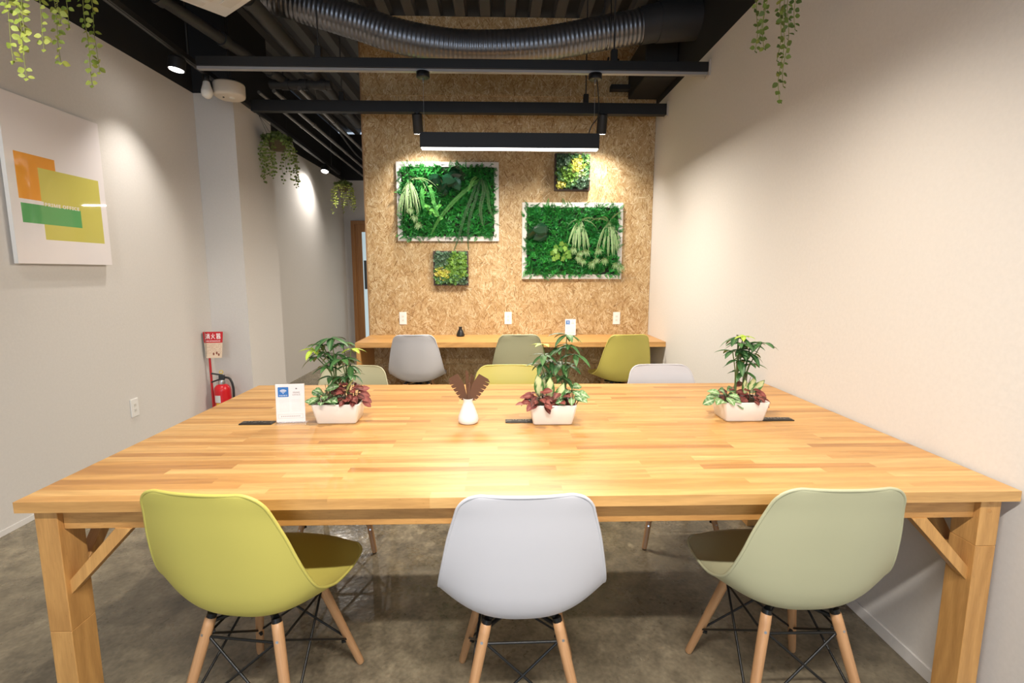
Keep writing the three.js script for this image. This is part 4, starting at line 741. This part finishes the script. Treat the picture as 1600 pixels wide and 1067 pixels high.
greenPanel('white framed moss panel with hanging fern fronds, upper left of the four', -0.943, -0.072, 1.538, 2.199, 2600, (t, W, H) => {
  spiderPlant(t, -0.325, 0.50, 0.055, 26, 0.30, [[0.05, -0.30, 0.05], [0.08, -0.36, 0.05], [0.02, -0.24, 0.06]]);
  monstera(t, -0.02, 0.46, 0.075, 9, 0.07);
  monstera(t, 0.06, 0.58, 0.07, 3, 0.03);
  const fr = part('fern_fronds', t);
  const frond = (pts, w, c) => {                                             // pinnate hanging frond
    const cv = curve(pts), gs = [new THREE.TubeGeometry(cv, 24, 0.0018, 5)], n = Math.floor(cv.getLength() / 0.0085);
    const gc = gs[0]; gc.setAttribute('color', new THREE.Float32BufferAttribute(new Array(gc.attributes.position.count).fill(c).flat(), 3));
    for (let i = 2; i < n; i++) for (const s of [-1, 1]) { const k = i / n, P = cv.getPointAt(k), T = cv.getTangentAt(k), N = V(0, 0, 1).cross(T).normalize(); const L = w * Math.pow(Math.sin(Math.PI * (0.1 + k * 0.86)), 0.6); const l = leafGeo(L * 0.72, 0.0065, { nu: 2, nv: 2, droop: 0.25, fold: 0, col: () => mixc(c, [c[0] * 1.3, c[1] * 1.3, c[2]], rnd() * 0.6) }); const o = new THREE.Object3D(); orient(o, N.multiplyScalar(s).addScaledVector(T, 0.35).add(V(0, 0, 0.25)), V(0, 0, 1)); o.position.copy(P); o.updateMatrix(); l.applyMatrix4(o.matrix); gs.push(l); }
    mesh('frond', merge(gs), leafMat, fr);
  };
  const x = 0.28, y = 0.52;
  frond([[x, y, 0.06], [x - 0.10, y - 0.09, 0.13], [x - 0.24, y - 0.22, 0.14], [x - 0.36, y - 0.36, 0.12], [x - 0.42, y - 0.47, 0.11]], 0.03, [0.026, 0.13, 0.008]);
  frond([[x - 0.02, y, 0.06], [x - 0.07, y - 0.15, 0.12], [x - 0.14, y - 0.33, 0.12], [x - 0.19, y - 0.5, 0.10], [x - 0.23, y - 0.60, 0.09]], 0.024, [0.006, 0.048, 0.004]);
  frond([[x, y, 0.06], [x - 0.03, y - 0.15, 0.13], [x - 0.09, y - 0.33, 0.13], [x - 0.11, y - 0.5, 0.10], [x - 0.105, y - 0.60, 0.09]], 0.022, [0.006, 0.048, 0.004]);
  frond([[x + 0.03, y, 0.06], [x + 0.06, y - 0.12, 0.11], [x + 0.075, y - 0.25, 0.11], [x + 0.12, y - 0.34, 0.10]], 0.024, [0.02, 0.10, 0.01]);
  frond([[x - 0.02, y + 0.02, 0.06], [x - 0.06, y - 0.02, 0.12], [x - 0.10, y - 0.12, 0.14]], 0.024, [0.06, 0.17, 0.02]);
  frond([[x + 0.0, y + 0.02, 0.06], [x + 0.03, y - 0.1, 0.13], [x + 0.0, y - 0.26, 0.14], [x + 0.02, y - 0.40, 0.12]], 0.03, [0.02, 0.07, 0.012]);
  frond([[-0.16, 0.47, 0.05], [-0.13, 0.40, 0.11], [-0.10, 0.28, 0.12], [-0.07, 0.2, 0.11]], 0.03, [0.05, 0.26, 0.04]);
  frond([[-0.20, 0.47, 0.05], [-0.21, 0.38, 0.11], [-0.20, 0.26, 0.11]], 0.032, [0.06, 0.30, 0.05]);
  const bl = part('bright_leaves', t); const g = leafGeo(0.05, 0.03, { nu: 4, nv: 4, droop: 0.3, col: () => [0.10, 0.36, 0.05] });
  for (let i = 0; i < 16; i++) { const l = mesh('leaf', g, leafMat, bl); l.position.set(rr(-0.22, -0.04), rr(0.2, 0.54), 0.07); orient(l, V(rr(-1, 1), rr(-1, 0.3), 0.7), V(0, 0, 1)); }
});
greenPanel('white framed moss panel with two spider plants, lower right of the four', 0.129, 1.005, 1.213, 1.868, 2600, (t, W, H) => {
  spiderPlant(t, 0.06, 0.50, 0.05, 24, 0.27, [[-0.06, -0.24, 0.06], [0.0, -0.27, 0.06], [0.05, -0.26, 0.06], [0.02, -0.34, 0.06], [0.10, -0.36, 0.06], [-0.02, -0.31, 0.07]]);
  spiderPlant(t, 0.315, 0.49, 0.05, 28, 0.29, [[-0.10, -0.24, 0.06], [-0.05, -0.32, 0.06], [0.05, -0.36, 0.06], [0.10, -0.38, 0.06], [-0.12, -0.32, 0.06]]);
  monstera(t, -0.27, 0.42, 0.06, 9, 0.06, 'dark_leaf_plant');
  const p = part('ivy', t), g = [[0.11, 0.25, 0.035], [0.17, 0.32, 0.05], [0.07, 0.19, 0.03]].map((c) => { const s = new THREE.Shape(); s.moveTo(0, 0); for (const [a, b] of [[0.022, 0.004], [0.018, 0.016], [0.028, 0.024], [0.013, 0.032], [0, 0.052], [-0.013, 0.032], [-0.028, 0.024], [-0.018, 0.016], [-0.022, 0.004]]) s.lineTo(a, b); s.closePath(); const e = new THREE.ExtrudeGeometry(s, { depth: 0.0006, bevelEnabled: false }); return [e, lin(...c, 0.4)]; });
  for (let i = 0; i < 24; i++) { const [e, m] = pick(g), l = mesh('leaf', e, m, p), a = rr(0, 6.28), r = Math.sqrt(rnd()) * 0.085; l.position.set(-0.10 + Math.cos(a) * r * 0.9, 0.235 + Math.sin(a) * r, 0.075 + rnd() * 0.02); l.rotation.set(rr(-0.3, 0.6), rr(-0.6, 0.6), rr(-1.2, 1.2) + Math.PI); }
});
function smallBox(label, x0, x1, y0, y1, patches) {
  const t = thing('square_wall_planter', label, 'wall planter', [(x0 + x1) / 2, y0, ZO]); const W = x1 - x0, H = y1 - y0, b = 0.012, T = 0.055, dk = lin(0.045, 0.022, 0.016, 0.5);
  for (const g of [bx(-W / 2, W / 2, 0, b, 0, T), bx(-W / 2, W / 2, H - b, H, 0, T), bx(-W / 2, -W / 2 + b, b, H - b, 0, T), bx(W / 2 - b, W / 2, b, H - b, 0, T)]) mesh('frame_side', g, dk, t);
  mesh('backing', bx(-W / 2 + b, W / 2 - b, b, H - b, 0.002, 0.03), lin(0.015, 0.018, 0.01, 0.9), t);
  const green = [[0.06, 0.16, 0.035], [0.09, 0.22, 0.045], [0.04, 0.11, 0.03], [0.13, 0.28, 0.06], [0.05, 0.14, 0.06]];
  mat(t, 'leafy_foliage', roundSprig, 900, () => ({ p: V(rr(-1, 1) * (W / 2 - 0.02), rr(0.02, H - 0.016), 0.04 + rnd() * 0.035), d: V(rr(-0.9, 0.9), rr(-0.9, 0.9), 1), s: rr(0.7, 1.2) }), (p) => { for (const [px, py, r, cs] of patches) if (Math.hypot(p.x / W - px, p.y / H - py) < r + rr(-0.05, 0.05)) return pick(cs); return pick(green); });
}
const YL = [[0.50, 0.46, 0.06], [0.58, 0.56, 0.16], [0.40, 0.42, 0.05]], LT = [[0.34, 0.46, 0.20], [0.45, 0.52, 0.30], [0.20, 0.34, 0.08]], BL = [[0.06, 0.13, 0.07], [0.09, 0.17, 0.10], [0.05, 0.10, 0.05]], GR = [[0.13, 0.27, 0.03], [0.18, 0.34, 0.05], [0.08, 0.19, 0.025]];
smallBox('small dark square planter with yellow sprigs under the right spotlight', 0.405, 0.706, 1.966, 2.271, [[0.14, 0.68, 0.2, YL], [-0.3, 0.8, 0.22, BL], [0.3, 0.15, 0.2, BL], [-0.1, 0.45, 0.26, GR], [0.22, 0.38, 0.14, LT], [-0.35, 0.15, 0.1, YL]]);
smallBox('small dark square planter below the moss panel with fern fronds', -0.641, -0.340, 1.157, 1.454, [[-0.24, 0.35, 0.17, YL], [-0.3, 0.8, 0.25, BL], [0.2, 0.6, 0.36, GR], [-0.1, 0.65, 0.1, LT], [0.36, 0.12, 0.14, BL]]);

// ------------------------------------------------------------------ hanging string plants
const vineLeaf = [[0.30, 0.36, 0.05], [0.38, 0.42, 0.07], [0.22, 0.29, 0.035]].map((c) => leafGeo(0.020, 0.016, { nu: 4, nv: 4, droop: 0.15, fold: 0.12, shape: 0.8, col: () => c }));
const vineLeafDark = [[0.10, 0.15, 0.025], [0.14, 0.20, 0.03], [0.20, 0.27, 0.05]].map((c) => leafGeo(0.019, 0.017, { nu: 4, nv: 4, droop: 0.12, fold: 0.1, shape: 0.75, col: () => c }));
const vineStem = lin(0.24, 0.27, 0.06, 0.6);
function vine(parent, start, out, L, leaves, step, leafScale = 1) {
  const v = part('vine', parent), pts = [V(...start)]; let p = V(...start), d = V(out[0], 0.15, out[1]); const n = Math.ceil(L / 0.035), wob = rr(0, 6);
  for (let i = 0; i < n; i++) { d.x = d.x * 0.72 + Math.sin(i * 0.9 + wob) * 0.13; d.z = d.z * 0.72 + Math.cos(i * 0.8 + wob) * 0.12; d.y -= 0.42; d.normalize(); p = p.clone().addScaledVector(d, 0.035); pts.push(p); }
  const cv = curve(pts); mesh('stem', new THREE.TubeGeometry(cv, n * 3, 0.0013, 5), vineStem, v);
  const len = cv.getLength();
  for (let s = step; s < len; s += step * rr(0.8, 1.25)) { const P = cv.getPointAt(s / len), a = rr(0, 6.28); for (const k of [0, 1]) { if (rnd() < 0.12) continue; const l = mesh('leaf', pick(leaves), leafMat, v), b = a + k * Math.PI + rr(-0.4, 0.4); orient(l, V(Math.cos(b), rr(-0.7, 0.2), Math.sin(b) * 0.5), V(rr(-0.6, 0.6), rr(-0.2, 0.6), 1)); l.position.copy(P).add(V(Math.cos(b) * 0.004, 0, Math.sin(b) * 0.004)); const q = leafScale * rr(0.95, 1.4); l.scale.setScalar(q); } }
  const l = mesh('leaf', pick(leaves), leafMat, v); l.position.copy(cv.getPointAt(1)); orient(l, V(0.2, -0.6, 0.6)); l.scale.setScalar(leafScale * 0.9); return v;
}
function hangingPlant(label, pos, hookTop, vines, leaves, opt = {}) {
  const t = thing('hanging_plant', label, 'hanging plant', pos); const r = opt.r ?? 0.075;
  mesh('pot', lathe([[0, -0.09], [r * 0.7, -0.09], [r * 0.95, -0.03], [r, 0.0], [r * 0.93, 0.0], [r * 0.85, -0.02], [0, -0.02]], 24), lin(0.10, 0.075, 0.035, 0.85), t);
  mesh('hanger_cord', merge([0, 1, 2].map((k) => rod(V(Math.cos(k * 2.1) * r * 0.95, -0.005, Math.sin(k * 2.1) * r * 0.95), V(hookTop[0] - pos[0], hookTop[1] - pos[1], hookTop[2] - pos[2]), 0.0015, 0.0015, 5))), blackMetal, t);
  for (const [a, L] of vines) vine(t, [Math.cos(a) * r * 0.8, 0.0, Math.sin(a) * r * 0.8], [Math.cos(a) * (opt.out ?? 0.9), Math.sin(a) * (opt.out ?? 0.9)], L, leaves, opt.step ?? 0.026, opt.leaf ?? 1);
  if (opt.mound) mat(t, 'crown_foliage', roundSprig, opt.mound, () => { const a = rr(0, 6.28), q = Math.sqrt(rnd()); return { p: V(Math.cos(a) * q * r * 1.35, rr(-0.05, 0.06) * (1.1 - q), Math.sin(a) * q * r * 1.35), d: V(Math.cos(a) * q, rr(0, 1), Math.sin(a) * q), s: rr(0.8, 1.3) }; }, () => pick([[0.10, 0.15, 0.03], [0.15, 0.20, 0.04], [0.06, 0.09, 0.02]]));
  return t;
}
const ring = (n, a, b) => Array.from({ length: n }, (_, i) => [i / n * Math.PI * 2 + rr(-0.2, 0.2), rr(a, b)]);
{
  const p1 = onTrack(-3.52), p2 = onTrack(-5.8), p0 = onTrack(-1.0);
  hangingPlant('hanging basket of trailing leaves in front of the column', [-2.03, 2.43, -3.52], [p1.x, 2.637, -3.52], ring(20, 0.16, 0.44), vineLeafDark, { r: 0.085, mound: 260, step: 0.032, out: 1.0 });
  hangingPlant('small hanging basket far down the passage under a spotlight', [-2.17, 2.44, -5.9], [p2.x, 2.637, -5.9], ring(16, 0.16, 0.42), vineLeaf, { r: 0.08, mound: 180, step: 0.034, out: 0.9 });
  hangingPlant('yellow green trailing plant hanging into the top left corner', [-1.87, 2.55, -1.05], [p0.x, 2.637, -1.05], [[0.1, 0.56], [0.5, 0.34], [1.1, 0.44], [1.9, 0.54], [2.4, 0.48], [3.0, 0.40], [0.9, 0.34], [1.5, 0.40], [2.2, 0.30], [4.2, 0.4], [5.2, 0.44]], vineLeaf, { r: 0.07, step: 0.027, leaf: 1.05, out: 0.75 });
  const t = hangingPlant('green trailing plant hanging at the top of the right wall', [1.05, 2.54, -1.0], [1.05, HC, -1.0], [[1.5, 0.52], [2.0, 0.42], [2.7, 0.38], [3.6, 0.34], [4.6, 0.30], [1.8, 0.58], [0.8, 0.30]], vineLeafDark, { r: 0.045, step: 0.03, leaf: 0.9, out: 0.12 });
}

renderer.render(scene, camera);
